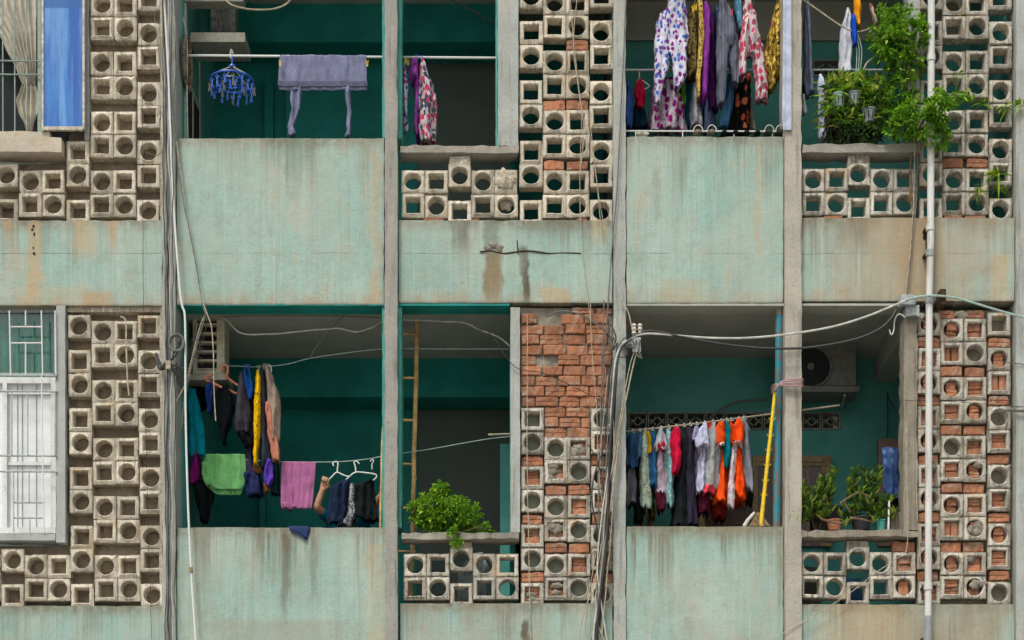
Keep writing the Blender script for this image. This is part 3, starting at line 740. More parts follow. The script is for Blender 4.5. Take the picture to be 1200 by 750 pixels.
for y_ in (541, 458):
    m = MB(); m.pbox(8.5, 59, y_, y_ + 4, .070, .0815); part('panel_rail', m, M['white_metal'], win)
m = MB()
for a, b, t, q in ((-50, 65, 441, 449), (-50, 65, 618, 625), (59.5, 65.5, 449, 618), (3, 8, 449, 618), (-50, -46, 449, 618)): m.pbox(a, b, t, q, .05, .12)
part('frame', m, M['white_metal'], win)
m = MB()
for a, b, t, q in ((-50, 66, 358, 366), (63.5, 66, 366, 440.8), (-50, 66, 437, 440.9)): m.pbox(a, b, t, q, .09, .13)
part('frame', m, M['grey_metal'], win)
def bar(x0, y0, x1, y1, d=-.03, r=.9, mat='white_metal', par=win):
    m = MB(); m.tube([P(x0, y0, d), P(x1, y1, d)], r * S, 6, sub=1); part('bar', m, M[mat], par)
for x_ in (11, 48.5): bar(x_, 364, x_ + 1.5, 440)
bar(48.7, 440, 51.5, 624); bar(30, 364, 30, 382); bar(30, 402, 30, 440); bar(11, 383, 50, 383, -.02); bar(11, 402, 50, 402, -.02)
bar(64.5, 364, 65.5, 440); bar(-10, 440.5, 67, 441, -.02, 1.2, 'green_metal')
for y_ in (458.5, 534, 552.5): bar(-5, y_, 67, y_ + .3, -.02, 1.1, 'grey_metal')
for (x_, a, b) in ((14, 459, 534), (32.5, 459, 534), (16, 553, 624), (34, 553, 589), (35, 606, 624), (64.5, 459, 534)): bar(x_, a, x_, b, -.03, .8, 'grey_metal')
bar(16, 589, 52, 589, -.02, 1, 'grey_metal'); bar(16, 607, 52, 607, -.02, 1, 'grey_metal')
# upper left window
w2 = part('window', (lambda q: (q.prb(-50, 74.5, 164, 182, -.06, .14, seed=61, chip=.014, amp=.004), q.prb(-50, 60, 156, 163.6, -.035, .14, seed=62, chip=.01), q)[2])(MB()), M['ledge'], bld)
w2.data.materials[0] = concrete('rust_stained_sill', (.52, .46, .37, 1), (.44, .40, .33, 1), (.16, .14, .10, 1), .5, False, 1.2, warm=(.50, .30, .13, 1))
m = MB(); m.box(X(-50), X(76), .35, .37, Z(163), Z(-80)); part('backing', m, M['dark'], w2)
for x_ in (3, 17, 31): bar(x_, -60, x_ + .5, 156, -.01, .9, 'green_metal', w2)
for y_ in (71, 87): bar(-20, y_, 46, y_ + .6, -.02, .9, 'green_metal', w2)
m = MB()
for a, b in ((44, 48), (48.4, 50.5)): m.pbox(a, b, -60, 155, .0 if a < 46 else -.02, .06)
part('frame', m, M['green_metal'], w2)
m = MB(); m.pbox(51, 97.5, -60, 149, -.045, -.035); part('pane', m, M['blue_film'], w2, label='window leaf covered in bright blue film')
m = MB()
for a, b, t, q in ((48.5, 51, -60, 153), (96.5, 99, -60, 151), (51.2, 96.3, 148, 152)): m.pbox(a, b, t, q, -.055, -.025)
part('sash', m, plain('stained_sash', (.48, .44, .36), .7, var=.25, scale=25), w2)
m = MB(); drape(m, [(-60, -40, 46), (10, -25, 45), (50, 4, 44), (85, 20, 43), (100, 26, 42)], .12, .02, 8, 110, seed=2)
drape(m, [(100, 26, 42), (106, 24, 44), (118, 19, 46), (132, 22, 45), (146, 29, 40), (154, 31, 38)], .09, .022, 4, 60, seed=4, nrow=30)
solo('curtain', m, fabric('cream_curtain', c(205, 200, 185)), 'cream curtain tied in a knot behind green window bars', 'curtain')

# ---------------------------------------------------------------- rear window in the lower right balcony, ledges in others
M['ochre_wood'] = plain('ochre_wood', (.28, .20, .085), .6, var=.2, scale=20)
rw = MB(); d = 1.40
for a, b, t, q in ((882, 975, 534, 541), (967, 974, 541, 640), (882, 888, 541, 640), (888, 967, 541.3, 546), (962, 966.7, 546, 640)): rw.pbox(a, b, t, q, d - .03 if t < 541.2 else d - .02, d + .0)
rwo = part('window', rw, M['ochre_wood'], bld)
m = MB(); m.pbox(888, 962, 546, 640, d - .008, d - .002); part('pane', m, plain('curtained_pane', (.10, .07, .075), .3), rwo)
m = MB()
for x_ in (905, 925, 945): m.pbox(x_, x_ + 3, 546.3, 640, d - .018, d - .009)
part('mullion', m, M['ochre_wood'], rwo)
m = MB(); m.pbox(826, 882, 585, 640, 1.0, 1.03); 
cab = thing('cabinet', 'dark brown panelled cabinet standing behind the orange shirts', 'cabinet', P(854, 640, 1.1))
part('body', m, plain('dark_brown_wood', (.06, .035, .025), .5), cab)
for x_ in (840, 866):
    m = MB(); cpt = P(x_, 604, .998); m.tube([cpt + Vector((math.cos(a) * .085, 0, math.sin(a) * .085)) for a in [math.pi / 3 * k for k in range(6)]], .006, 5, sub=1, closed=True); part('hexagon_trim', m, plain('trim_brown', (.11, .08, .05), .5), cab)
for i, (a, b, t) in enumerate(((746, 754, 586), (757, 765, 590), (817, 826, 600))):
    m = MB(); m.pbox(a, b, t, 660, .95, .98)
    solo('wooden_board', m, M['ochre_wood'], ['ochre board end standing behind the pale green printed shirt', 'ochre board end standing behind the olive trousers', 'ochre board standing behind the maroon skirt hems'][i], 'board')
# side window on the left wall of the upper balcony
m = MB()
xw = X(208) + .012
for y0, y1, t, q in ((.30, .36, -20, 210), (.95, 1.0, -20, 210), (.36, .95, 60, 66), (.62, .66, 66, 210)):
    m.box(X(208), xw, y0, y1, Z(q), Z(t))
sw = part('window', m, plain('pale_frame', (.42, .43, .36), .6), bld)
m = MB(); m.box(X(208), X(208) + .005, .36, .95, Z(210), Z(66)); part('pane', m, M['dark'], sw)
m = MB(); m.pbox(310, 320, 95, 250, 1.70, 1.79); m.pbox(335, 341, 96, 250, 1.70, 1.79); part('pilaster', m, M['teal'], bld)
m = MB(); m.pbox(586, 598, 520, 700, 1.0, 1.1); part('door_frame', m, M['teal_light'], bld)
m = MB(); m.pbox(304, 311, 545, 700, 1.70, 1.79); part('pilaster', m, M['teal'], bld)

# ---------------------------------------------------------------- machines
M['ac_cream'] = plain('cream_enamel', (.50, .46, .34), .5, var=.15, scale=18)
M['ac_grey'] = plain('greyed_enamel', (.15, .152, .135), .5, var=.15, scale=18)
def shelf(px0, px1, py0, py1, d0, d1, label, mat=None):
    m = MB(); m.pbox(px0, px1, py0, py1, d0, d1); solo('shelf', m, mat or M['ledge'], label, 'shelf')
ac = thing('air_conditioner', 'cream air conditioner with six open louvre slots on the left balcony shelf', 'air conditioner', P(244, 438, .5))
m = MB()
for a, b, t, q in ((226, 230.5, 362, 438), (254, 263, 362, 438), (230.5, 254, 433, 438)): m.pbox(a, b, t, q, .45, .70, at=.45)
part('casing', m, M['ac_cream'], ac)
m = MB(); m.pbox(230.8, 253.8, 362, 432.8, .50, .69, at=.45); part('core', m, M['dark'], ac)
for k in range(7):
    m = MB(); y_ = 368 + k * 10.6; m.pbox(230.6, 253.9, y_, y_ + 2.4, .45, .50); part('louvre', m, M['ac_cream'], ac)
shelf(219, 266, 438.3, 445, .42, .72, 'cream concrete shelf under the louvred air conditioner', plain('cream_shelf', (.36, .34, .27), .8))
ac2 = thing('air_conditioner', 'white outdoor air conditioner unit with dark round fan, half hidden by the beige column', 'air conditioner', P(960, 452, 1.0))
m = MB(); m.pbox(915, 1003, 398, 452, 1.0, 1.2); part('casing', m, M['ac_grey'], ac2)
cc_ = P(950, 430, .995)
m = MB(); m.lathe(cc_ - Vector((0, .0, 0)), [(0, 0), (.175, 0), (.175, .004)], 28, axis='Y'); 
m2 = MB(); m2.tube([cc_ + Vector((math.cos(a) * .185, -.006, math.sin(a) * .185)) for a in [math.pi / 14 * k for k in range(28)]], .012, 6, sub=1, closed=True)
part('fan_ring', m2, M['ac_grey'], ac2)
m = MB(); vs = [cc_ + Vector((math.cos(math.pi / 14 * k) * .18, -.004, math.sin(math.pi / 14 * k) * .18)) for k in range(28)]
m.add(vs, [tuple(range(28))]); part('fan_opening', m, M['dark'], ac2)
for k in range(7):
    m = MB(); rr = .03 + k * .022; m.tube([cc_ + Vector((math.cos(a) * rr, -.012, math.sin(a) * rr)) for a in [math.pi / 10 * q for q in range(20)]], .0022, 4, sub=1, closed=True); part('fan_guard_ring', m, plain('guard_grey', (.06, .065, .06), .6) if k == 0 else bpy.data.materials['guard_grey'], ac2)
m = MB(); m.lathe(cc_ + Vector((0, -.012, 0)), [(.0, -.01), (.03, -.008), (.034, 0), (0, .001)], 16, axis='Y'); part('fan_hub', m, M['ac_grey'], ac2)
m = MB(); m.pbox(912, 1007, 452.5, 459, .96, 1.25); part('drip_tray', m, M['ac_grey'], ac2)
for x_ in (935, 990):
    m = MB(); m.tube([P(x_, 463, 1.0), P(x_ - 4, 480, 1.38)], .012, 5, sub=1); part('bracket', m, M['grey_metal'], ac2)
ac3 = thing('air_conditioner', 'dark grey air conditioner on the upper left balcony shelf above the blue peg hanger', 'air conditioner', P(250, 38, .6))
m = MB(); m.pbox(247, 276, -60, 37, .55, .70); part('casing', m, plain('dark_enamel', (.13, .14, .13), .6, var=.3), ac3)
for k in range(4):
    m = MB(); m.tube([P(252 + k * 3, -10, .48), P(254 + k * 3.5, 15, .47), P(255 + k * 4, 34, .49)], .006, 5, wig=.01, seed=k); part('pipe', m, M['ac_grey'], ac3)
shelf(223, 287, 38, 49, .40, .72, 'cream concrete shelf above the blue peg hanger in the upper left balcony', plain('shelf_cream2', (.28, .275, .22), .8))
shelf(210, 285, -6, 1.5, .30, .42, 'concrete shelf at the top edge of the upper left balcony', plain('shelf_cream3', (.25, .25, .21), .8))
# fan set in the left side wall
m = MB(); cf = Vector((X(208) + .03, .28, Zi(75, .28)))
vs = [cf + Vector((0, math.cos(a) * .16, math.sin(a) * .22)) for a in [math.pi / 12 * k for k in range(24)]]
m.tube(vs, .018, 6, sub=1, closed=True); m.add([v + Vector((-.01, 0, 0)) for v in vs], [tuple(range(24))])
vb = solo('vent_cover', m, plain('wicker_brown', (.20, .15, .09), .8, var=.4), 'round brown vent cover on the teal side wall beside the rail end', 'vent')

# ---------------------------------------------------------------- drain pipe
M['pvc'] = concrete('weathered_pvc', (.60, .61, .59, 1), (.52, .53, .50, 1), (.27, .26, .22, 1), .35, True, .6, rough=.55, bump=.1)
M['pvc_grey'] = plain('grey_pvc', (.26, .28, .29), .5, var=.1, scale=9)
pipe = thing('drain_pipe', 'white vertical drain pipe running down the right side of the facade', 'pipe', P(1087, 760, -.09))
m = MB(); m.tube([P(1091.5, -40, -.09), P(1090.5, 290, -.09)], 4.1 * S, 16, sub=1); part('pipe_length', m, M['pvc'], pipe)
m = MB(); m.tube([P(1090.5, 285, -.09), P(1089, 352, -.09), P(1087.6, 724, -.09)], 4.0 * S, 16, sub=1); part('pipe_length', m, M['pvc'], pipe)
m = MB(); m.tube([P(1087.6, 722, -.09), P(1087.2, 800, -.09)], 4.5 * S, 16, sub=1); part('pipe_length', m, M['pvc_grey'], pipe, label='darker grey lower length')
for y_, mt in ((267, 'pvc'), (297, 'pvc_grey'), (353, 'pvc_grey'), (688, 'pvc'), (748, 'pvc_grey'), (68, 'pvc')):
    m = MB(); x_ = 1091.5 - y_ * .0057; m.tube([P(x_, y_ - 3.5, -.09), P(x_ - .02, y_ + 3.5, -.09)], 5.0 * S, 16, sub=1); part('collar', m, M[mt], pipe)
    m = MB(); a = P(x_, y_, -.09); m.box(a.x - .042, a.x + .042, -.07, .015, a.z - .009, a.z + .009); part('clamp', m, M['rust'], pipe)

# ---------------------------------------------------------------- cables, ropes, rails
M['cable_black'] = plain('black_cable', (.028, .03, .03), .6, var=.2)
M['cable_grey'] = plain('grey_cable', (.13, .13, .12), .7, var=.2)
M['cable_white'] = plain('pale_cable', (.50, .50, .46), .6, var=.15, scale=20)
M['cable_beige'] = plain('beige_cord', (.40, .345, .25), .8, var=.2)
M['cable_teal'] = plain('pale_teal_cable', (.33, .44, .40), .7, var=.15)
def cable(pts, r, mat, label, cat='cable', name='cable', wig=.004, n=6, d=-.05, group=None, sub=6):
    m = MB(); m.tube([P(p[0], p[1], p[2] if len(p) > 2 else d) for p in pts], r * S, n, sub=sub, wig=wig, seed=pts[0][0] * .13)
    return solo(name, m, M[mat], label, cat, group)
# left column
m = MB(); m.tube([P(x, y, -.075) for x, y in ((191, -20), (197, 80), (203, 230), (210, 330), (213.5, 358), (217, 378), (217.5, 480), (220, 580), (224, 668), (230, 760))], 1.3 * S, 8, sub=6)
cond = thing('conduit', 'white plastic conduit running down beside the left grey column', 'conduit', P(230, 760, -.075))
part('tube', m, M['white_metal'], cond); m = MB(); m.tube([P(223.6, 665, -.075), P(224.2, 671, -.075)], 2.3 * S, 10, sub=1); part('joint', m, M['ochre_wood'], cond)
LB = ['black cable leftmost of the bundle on the left grey column', 'thick black cable in the middle of the bundle on the left grey column', 'grey cable twisting through the bundle on the left grey column', 'pale cable on the front of the left grey column', 'black cable hugging the right edge of the left grey column', 'thin grey cable crossing the bundle on the left grey column']
for i, (x_, mt, r_) in enumerate(((192.5, 'cable_black', .6), (195, 'cable_black', .9), (196.5, 'cable_grey', .7), (199.5, 'cable_white', .55), (203, 'cable_black', .5), (194, 'cable_grey', .5))):
    pts = [(x_ + rnd.uniform(-1.6, 1.6) + (y - 300) * .0065, y, -.05 - .008 * i) for y in range(-20, 790, 55)]
    cable(pts, r_, mt, LB[i], wig=.012)
cable([(204, -10), (207, 60), (204, 110), (206, 160), (214, 230), (226, 290), (238, 358), (240, 370), (232, 400), (222, 440), (216, 470), (213, 500)], .75, 'cable_grey', 'grey cable sagging from the upper left panel to the louvred air conditioner')
cable([(207, 165), (216, 240), (227, 300), (238, 352), (243, 369), (248, 385), (250, 420), (251, 460), (253, 493)], .7, 'cable_beige', 'beige cord hanging in front of the louvred air conditioner with loose end')
cable([(240, 371), (236, 378), (227, 410), (219, 445), (207, 470)], .6, 'cable_beige', 'beige cord slanting left past the louvred air conditioner')
cable([(243, 372), (239, 396), (230, 420), (215, 445)], .35, 'cable_black', 'thin black wire slanting across the louvred air conditioner')
cable([(166, -10), (167, 150), (167.5, 260), (168, 358), (171, 500), (174, 620), (178, 760)], .32, 'cable_black', 'thin black wire down the front of the left breeze block walls', d=-.03)
cable([(184, -10), (181, 20), (186, 60), (190, 90), (194, 130), (192, 170), (185, 182), (170, 178)], .4, 'cable_grey', 'thin grey wire looping over the upper left breeze blocks', d=-.03)
cable([(141, 371), (147, 376), (148, 400), (149, 440), (151.5, 463)], 1.0, 'cable_beige', 'short beige cord dangling over the lower left breeze blocks', d=-.02)
m = MB(); cpt = P(207, 402, -.09)
for k in range(3): m.tube([cpt + Vector((math.cos(a) * (.052 + k * .006), -k * .006, math.sin(a) * (.062 + k * .005))) for a in [math.pi / 8 * q for q in range(16)]], .008, 6, closed=True, sub=2)
solo('cable_coil', m, M['cable_grey'], 'coiled cable ring hanging on the left grey column above the white tie', 'cable')
m = MB()
for k in range(9): m.tube([P(184 + rnd.uniform(-2, 3), 420 + rnd.uniform(-8, 4), -.07), P(188 + rnd.uniform(-3, 3), 432 + rnd.uniform(-5, 5), -.1), P(196, 424 + rnd.uniform(-8, 8), -.08), P(206 + rnd.uniform(-3, 10), 415 + rnd.uniform(-20, 30), -.06)], .006, 5, wig=.02, seed=k)
solo('cable_tangle', m, M['cable_black'], 'tangle of black wires tied to the left grey column', 'cable', kind='stuff')
m = MB()
for k in range(10): m.tube([P(203 + rnd.uniform(0, 6), 420 + rnd.uniform(-8, 30), -.03), P(212 + rnd.uniform(-3, 8), 440 + rnd.uniform(-8, 20), .1), P(222 + rnd.uniform(-3, 8), 425 + rnd.uniform(-20, 10), .25), P(232 + rnd.uniform(-3, 8), 400 + rnd.uniform(-20, 30), .35)], .0035, 4, wig=.04, seed=k + 30)
solo('wire_tangle', m, M['cable_grey'], 'loose thin wires between the left grey column and the louvred air conditioner', 'cable', kind='stuff')
m = MB(); m.prb(197, 203, 427, 437, -.10, -.06, seed=2, step=.02); solo('connector', m, M['cable_beige'], 'small beige connector block among the wires on the left grey column', 'connector')
# inside the lower left and middle bay
cable([(258, 372), (268, 378), (283, 390), (310, 392), (345, 389), (375, 386), (398, 384), (418, 389), (436, 384), (452, 375), (480, 374), (515, 376), (540, 378), (560, 385), (585, 395), (604, 411)], .95, 'cable_white', 'twisted pale cable sagging under the ceiling of the lower left balcony', d=.30, wig=.012)
cable([(255, 372), (300, 370), (350, 370), (400, 370), (452, 373)], .5, 'cable_grey', 'thin grey wire close under the ceiling of the lower left balcony', d=.3)
cable([(363, 420), (370, 408), (380, 394), (392, 382), (404, 369)], .6, 'cable_grey', 'short slanting wire from ceiling to the upper washing line', d=.3)
cable([(540, 370), (560, 385), (575, 392), (604, 430), (640, 438), (690, 462), (712, 475)], .45, 'cable_black', 'thin black wire slanting across the red brick field', d=-.02)
cable([(240, 447, .5), (262, 430, .5), (300, 430, .48), (335, 427, .45), (363, 420, .42), (410, 413, .4), (452, 409, .4), (520, 409, .4), (600, 409, .4)], .55, 'cable_teal', 'upper washing line across the lower left balcony', 'washing line', 'washing_line', d=.4, wig=0)
cable([(232, 531), (255, 535), (290, 539), (330, 541), (370, 541.5), (400, 541), (430, 538), (452, 534), (500, 527), (545, 519), (575, 514), (604, 511)], .55, 'cable_teal', 'lower washing line holding the green shirt and pink towel', 'washing line', 'washing_line', d=.45, wig=0)
m = MB(); m.tube([P(572, 509.5, .4), P(600, 508.5, .4)], 1.2 * S, 6, sub=1); solo('short_rod', m, M['cable_beige'], 'short beige rod end poking out above the lower washing line', 'rod')
# upper left rail
m = MB(); m.tube([P(214, 65, .26), P(583, 68, .26)], 1.4 * S, 8, sub=1); solo('drying_rail', m, M['white_metal'], 'cream drying rail across the upper left balcony holding the lavender shirt', 'rail')
cable([(262, -3), (272, 6), (292, 11), (318, 11), (335, 5), (344, -5)], 1.0, 'cable_beige', 'pale cable looping down at the top of the upper left balcony', d=.2)
cable([(522, -5), (545, 8), (565, 19), (583, 28)], 1.0, 'cable_black', 'thick black cable at the top of the upper middle bay', d=.5)
cable([(214, 20), (219, 45), (219, 100), (220, 162)], .9, 'cable_white', 'pale pipe beside the side window of the upper left balcony', d=.22, wig=0)
# thin cords on the upper middle screen
cable([(668, -10), (672, 50), (681, 127), (680, 190), (680, 256), (684, 310), (691, 368), (694, 400)], .45, 'cable_beige', 'beige cord nearly vertical over the upper middle breeze blocks', d=-.03)
cable([(677, -10), (672, 50), (678, 104), (684, 150), (680, 200)], .5, 'cable_beige', 'beige cord crossing another over the upper middle breeze blocks', d=-.04)
cable([(688, 140), (698, 200), (702, 240), (705, 275)], .4, 'cable_beige', 'left of two short cords over the right edge of the middle screen', d=-.04)
cable([(692, 150), (699, 210), (710, 280)], .4, 'cable_beige', 'right of two short cords over the right edge of the middle screen', d=-.045)
cable([(734, -10), (731, 60), (727, 140), (723, 220), (717, 290), (713, 355), (709, 400), (706, 480), (702, 560), (702, 650), (699, 760)], .8, 'cable_grey', 'grey cable running down the left edge of the pale middle column', d=-.05)
cable([(618, 368), (618, 460), (618, 560), (620, 660), (622, 760)], .5, 'cable_beige', 'thin beige cord down the left side of the red brick field', d=-.02)
cable([(640, 371), (655, 365), (672, 366), (688, 372), (704, 384), (720, 398)], .9, 'cable_grey', 'curved grey cable over the top of the red brick field', d=-.03)
cable([(692, 350), (693, 400), (697, 450), (700, 500), (701, 600), (701, 640), (699, 700), (706, 760)], .4, 'cable_beige', 'thin cord hanging in front of the red brick field', d=-.04)
cable([(727, 352), (736, 366), (741, 386), (743, 396)], .7, 'cable_beige', 'beige tie wire from the slab down to the porcelain insulators', d=-.05)
# insulator rack and main cable bundle
ins = thing('insulator_rack', 'pair of white porcelain insulators on a metal bracket by the pale middle column', 'insulator', P(746, 405, -.12))
for x_ in (743, 750):
    m = MB(); a = P(x_, 386, -.12); m.lathe(a, [(0, .045), (.014, .045), (.022, .03), (.014, .015), (.024, 0), (.014, -.02), (.022, -.035), (.0, -.045)], 14); part('insulator', m, plain('porcelain_%d' % x_, (.55, .50, .42), .25), ins)
m = MB(); a = P(746, 400, -.12); m.box(a.x - .035, a.x + .035, -.13, -.115, a.z - .09, a.z + .03); m.box(X(728), a.x + .02, -.12, -.018, a.z - .02, a.z + .005); part('bracket', m, M['grey_metal'], ins)
m = MB(); m.tube([P(750, 398, -.14), P(748, 410, -.14), P(752, 420, -.13), P(745, 415, -.13)], .008, 5); m.tube([P(742, 398, -.14), P(741, 408, -.15), P(746, 398, -.14)], .007, 5); part('tie_wire', m, M['cable_grey'], ins)
A = -.13
cable([(1062, 352, -.12), (1020, 369, A), (980, 382, A), (930, 391, A), (880, 396, A), (830, 396, A), (780, 392, A), (756, 391, A), (742, 395, A), (728, 407, A), (721, 425, A), (717, 470, -.09), (715, 520, -.09), (711, 580, -.09), (706, 640, -.09), (702, 690, -.09), (697, 730, -.09), (694, 765, -.09)], 1.25, 'cable_white', 'thick pale cable crossing the right balcony and turning down past the insulators', wig=.003)
cable([(1050, 362, -.12), (1045, 372, A), (1030, 386, A), (1000, 398, A), (950, 407, A), (900, 408, A), (850, 404, A), (800, 395, A), (765, 388, A), (748, 391, A), (735, 400, A), (726, 412, A), (722, 440, A), (719, 500, -.08), (714, 560, -.08), (709, 640, -.08), (705, 690, -.08), (698, 730, -.08), (691, 765, -.08)], 1.4, 'cable_black', 'thick black cable crossing the right balcony and turning down past the insulators', wig=.003)
cable([(748, 405, A), (742, 430, -.1), (735, 460, -.09), (727, 500, -.09), (722, 540, -.09), (714, 600, -.09), (708, 640, -.09), (703, 680, -.09), (698, 700, -.09), (700, 730, -.09), (715, 765, -.09)], .95, 'cable_beige', 'thick beige cord slanting down left from the insulators')
cable([(745, 408, A), (738, 430, -.1), (730, 470, -.1), (722, 520, -.1), (712, 580, -.1), (703, 650, -.1), (694, 690, -.1), (684, 720, -.1), (675, 765, -.1)], .6, 'cable_beige', 'thin beige cord slanting from the insulators and drifting left at the bottom')
cable([(716, 420, -.06), (712, 470, -.06), (708, 520, -.07), (696, 560, -.07), (694, 590, -.07), (700, 620, -.07), (703, 660, -.07), (698, 700, -.07)], .95, 'cable_black', 'black cable bulging left in front of the brick stuffed blocks')
cable([(719, 420, -.1), (714, 470, -.1), (711, 540, -.1), (707, 600, -.1), (704, 660, -.1), (700, 700, -.1), (703, 765, -.1)], .75, 'cable_grey', 'grey cable in the middle of the bundle below the insulators')
cable([(722, 430, -.11), (718, 480, -.11), (714, 540, -.11), (712, 610, -.11), (708, 660, -.11), (703, 700, -.11), (697, 765, -.11)], 1.5, 'cable_black', 'black cable at the right of the bundle below the insulators')
cable([(720, 430, -.08), (717, 480, -.08), (716, 540, -.08), (714, 600, -.08), (710, 650, -.08), (706, 700, -.08), (699, 765, -.08)], 1.3, 'cable_black', 'black cable behind the thick pale one below the insulators')
cable([(724, 425, -.08), (719, 480, -.08), (713, 545, -.1), (706, 600, -.1), (700, 660, -.1), (705, 710, -.1), (714, 765, -.1)], .8, 'cable_white', 'pale cord swinging right at the bottom of the main bundle')
cable([(733, 395, -.05), (727, 401, -.05), (722, 410, -.05), (727, 418, -.06), (735, 415, -.07), (732, 404, -.08)], .9, 'cable_grey', 'loop of grey cable beside the insulator bracket')
cable([(716, 380, -.04), (722, 395, -.06), (718, 410, -.05), (724, 402, -.07)], .8, 'cable_black', 'short black cable knot left of the insulator bracket')
for i, (pts, r_, mt, lb) in enumerate((
    ([(708, 352), (706, 420), (704, 500), (707, 560), (705, 640), (701, 700), (696, 765)], .7, 'cable_grey', 'grey cable behind the loose cords on the brick screen edge'),
    ([(712, 440), (706, 500), (703, 560), (706, 600), (698, 650), (690, 700), (683, 765)], .5, 'cable_beige', 'beige cord leaving the main bundle to the lower left'),
    ([(688, 520), (700, 540), (708, 580), (709, 640), (706, 700), (708, 765)], .6, 'cable_black', 'black wire joining the main bundle over the brick screen'),
    ([(718, 470), (720, 540), (716, 620), (711, 680), (704, 765)], .7, 'cable_beige', 'beige cord at the right edge of the main bundle'))):
    cable(pts, r_, mt, lb, d=-.06 - .01 * i, wig=.008)
# right side
cable([(1062, 352), (1080, 347.5), (1100, 346.5), (1125, 350), (1160, 361), (1215, 376)], 1.3, 'cable_teal', 'thick pale green cable arching over the drain pipe to the right edge', d=-.15)
cable([(1072, 160), (1071, 230), (1067, 290), (1061, 348)], .6, 'cable_beige', 'left of two thin cords down the stained spandrel beside the drain pipe', d=-.02)
cable([(1076, 160), (1074, 230), (1069, 285), (1064, 348)], .7, 'cable_grey', 'right of two thin cords down the stained spandrel beside the drain pipe', d=-.03)
cable([(1061, 372), (1054, 368), (1049, 374), (1047, 388), (1044, 392), (1042, 386)], .8, 'cable_white', 'pale hooked cable end below the metal cover', d=-.1)
cable([(1062, 372), (1072, 370), (1080, 375), (1086, 380)], .9, 'cable_grey', 'short grey cable from the wooden post to the drain pipe', d=-.06)
cable([(1047, 468, .4), (1062, 469, -.02), (1120, 471), (1160, 474), (1215, 478)], .35, 'cable_black', 'thin black wire across the brick stuffed screen', d=-.03)
cable([(1172, 424), (1190, 426), (1215, 428)], .5, 'cable_grey', 'upper thin wire reaching the right column', d=-.04)
cable([(1174, 483, -.0), (1182, 480), (1192, 481), (1215, 483)], 1.5, 'cable_grey', 'stubby grey cable leaving a block hole for the right column', d=-.06)
cable([(1062, 500), (1063, 560), (1063, 640), (1050, 655), (1025, 672), (1000, 692), (960, 718), (900, 752)], .45, 'cable_beige', 'thin cord crossing the lower right low rail diagonally', d=-.06, wig=.002)
cable([(1074, 540), (1075, 600), (1079, 660)], .5, 'cable_beige', 'thin cord hanging from the wooden post beside the drain pipe', d=-.04)
m = MB(); m.prb(1052, 1071, 350, 361, -.10, -.02, seed=70, step=.02, chip=.02, amp=.01); m.prb(1060, 1076, 360, 372, -.06, .03, seed=71, step=.02, chip=.02, amp=.012)
solo('metal_cover', m, M['grey_metal'], 'crumpled grey metal cover on top of the wooden post', 'cover')
m = MB(); a = P(1101, 355, -.03); m.prb(1097, 1104, 346, 364, -.14, -.0, seed=3, step=.03); solo('cable_clip', m, M['rust'], 'dark metal cable clip just right of the drain pipe', 'clip')
# right balcony rails
m = MB(); m.tube([P(733, 506, .42), P(820, 496, .42), P(984, 475, .42)], 1.15 * S, 8, sub=1); solo('drying_rail', m, M['cable_beige'], 'sloping pole holding the dense row of shirts in the lower right balcony', 'rail')
m = MB(); m.tube([P(733, 82, .55), P(1064, 82, .55)], 1.2 * S, 8, sub=1); solo('drying_rail', m, M['white_metal'], 'cream rail at mid height behind the upper right laundry', 'rail')
m = MB(); m.tube([P(733, -8, .35), P(919, -8, .35)], 1.2 * S, 8, sub=1); solo('drying_rail', m, M['white_metal'], 'top rail carrying the upper right laundry at the picture edge', 'rail')
m = MB(); m.tube([P(733, 153.5, .06), P(918, 154, .06)], .9 * S, 6, sub=1)
for x_ in (745, 800, 860, 905): m.tube([P(x_, 153.5, .06), P(x_, 162, .06)], .7 * S, 5, sub=1)
solo('parapet_rail', m, M['white_metal'], 'thin white rail along the top of the parapet under the upper right laundry', 'rail')
cable([(938, -2), (960, 13), (985, 30), (1003, 37), (1020, 34), (1042, 28), (1066, 20)], .95, 'cable_beige', 'sagging beige rope from the beige column to the climbing shrub', 'rope', 'rope', d=.1, wig=.002)
# stray lamp fitting near the vent in lower right
m = MB(); m.tube([P(937, 482, .9), P(980, 474, .9)], .9 * S, 6, sub=1); solo('short_rod', m, M['ac_grey'], 'pale rod under the white outdoor air conditioner', 'rod')
cable([(830, 492), (848, 478), (870, 470), (900, 468)], 1.6, 'cable_grey', 'dark hose arching over the ornamental vent strip', d=1.3)
cable([(1040, 460, 1.3), (1040, 480, 1.3), (1040, 520, 1.3)], .9, 'cable_black', 'black pipe above the blue towel board', d=1.3)
cable([(1040, 462, 1.2), (1046, 475, 1.0), (1060, 492, .3)], .7, 'cable_black', 'black cable curving from the black pipe to the wooden post', d=1.3)

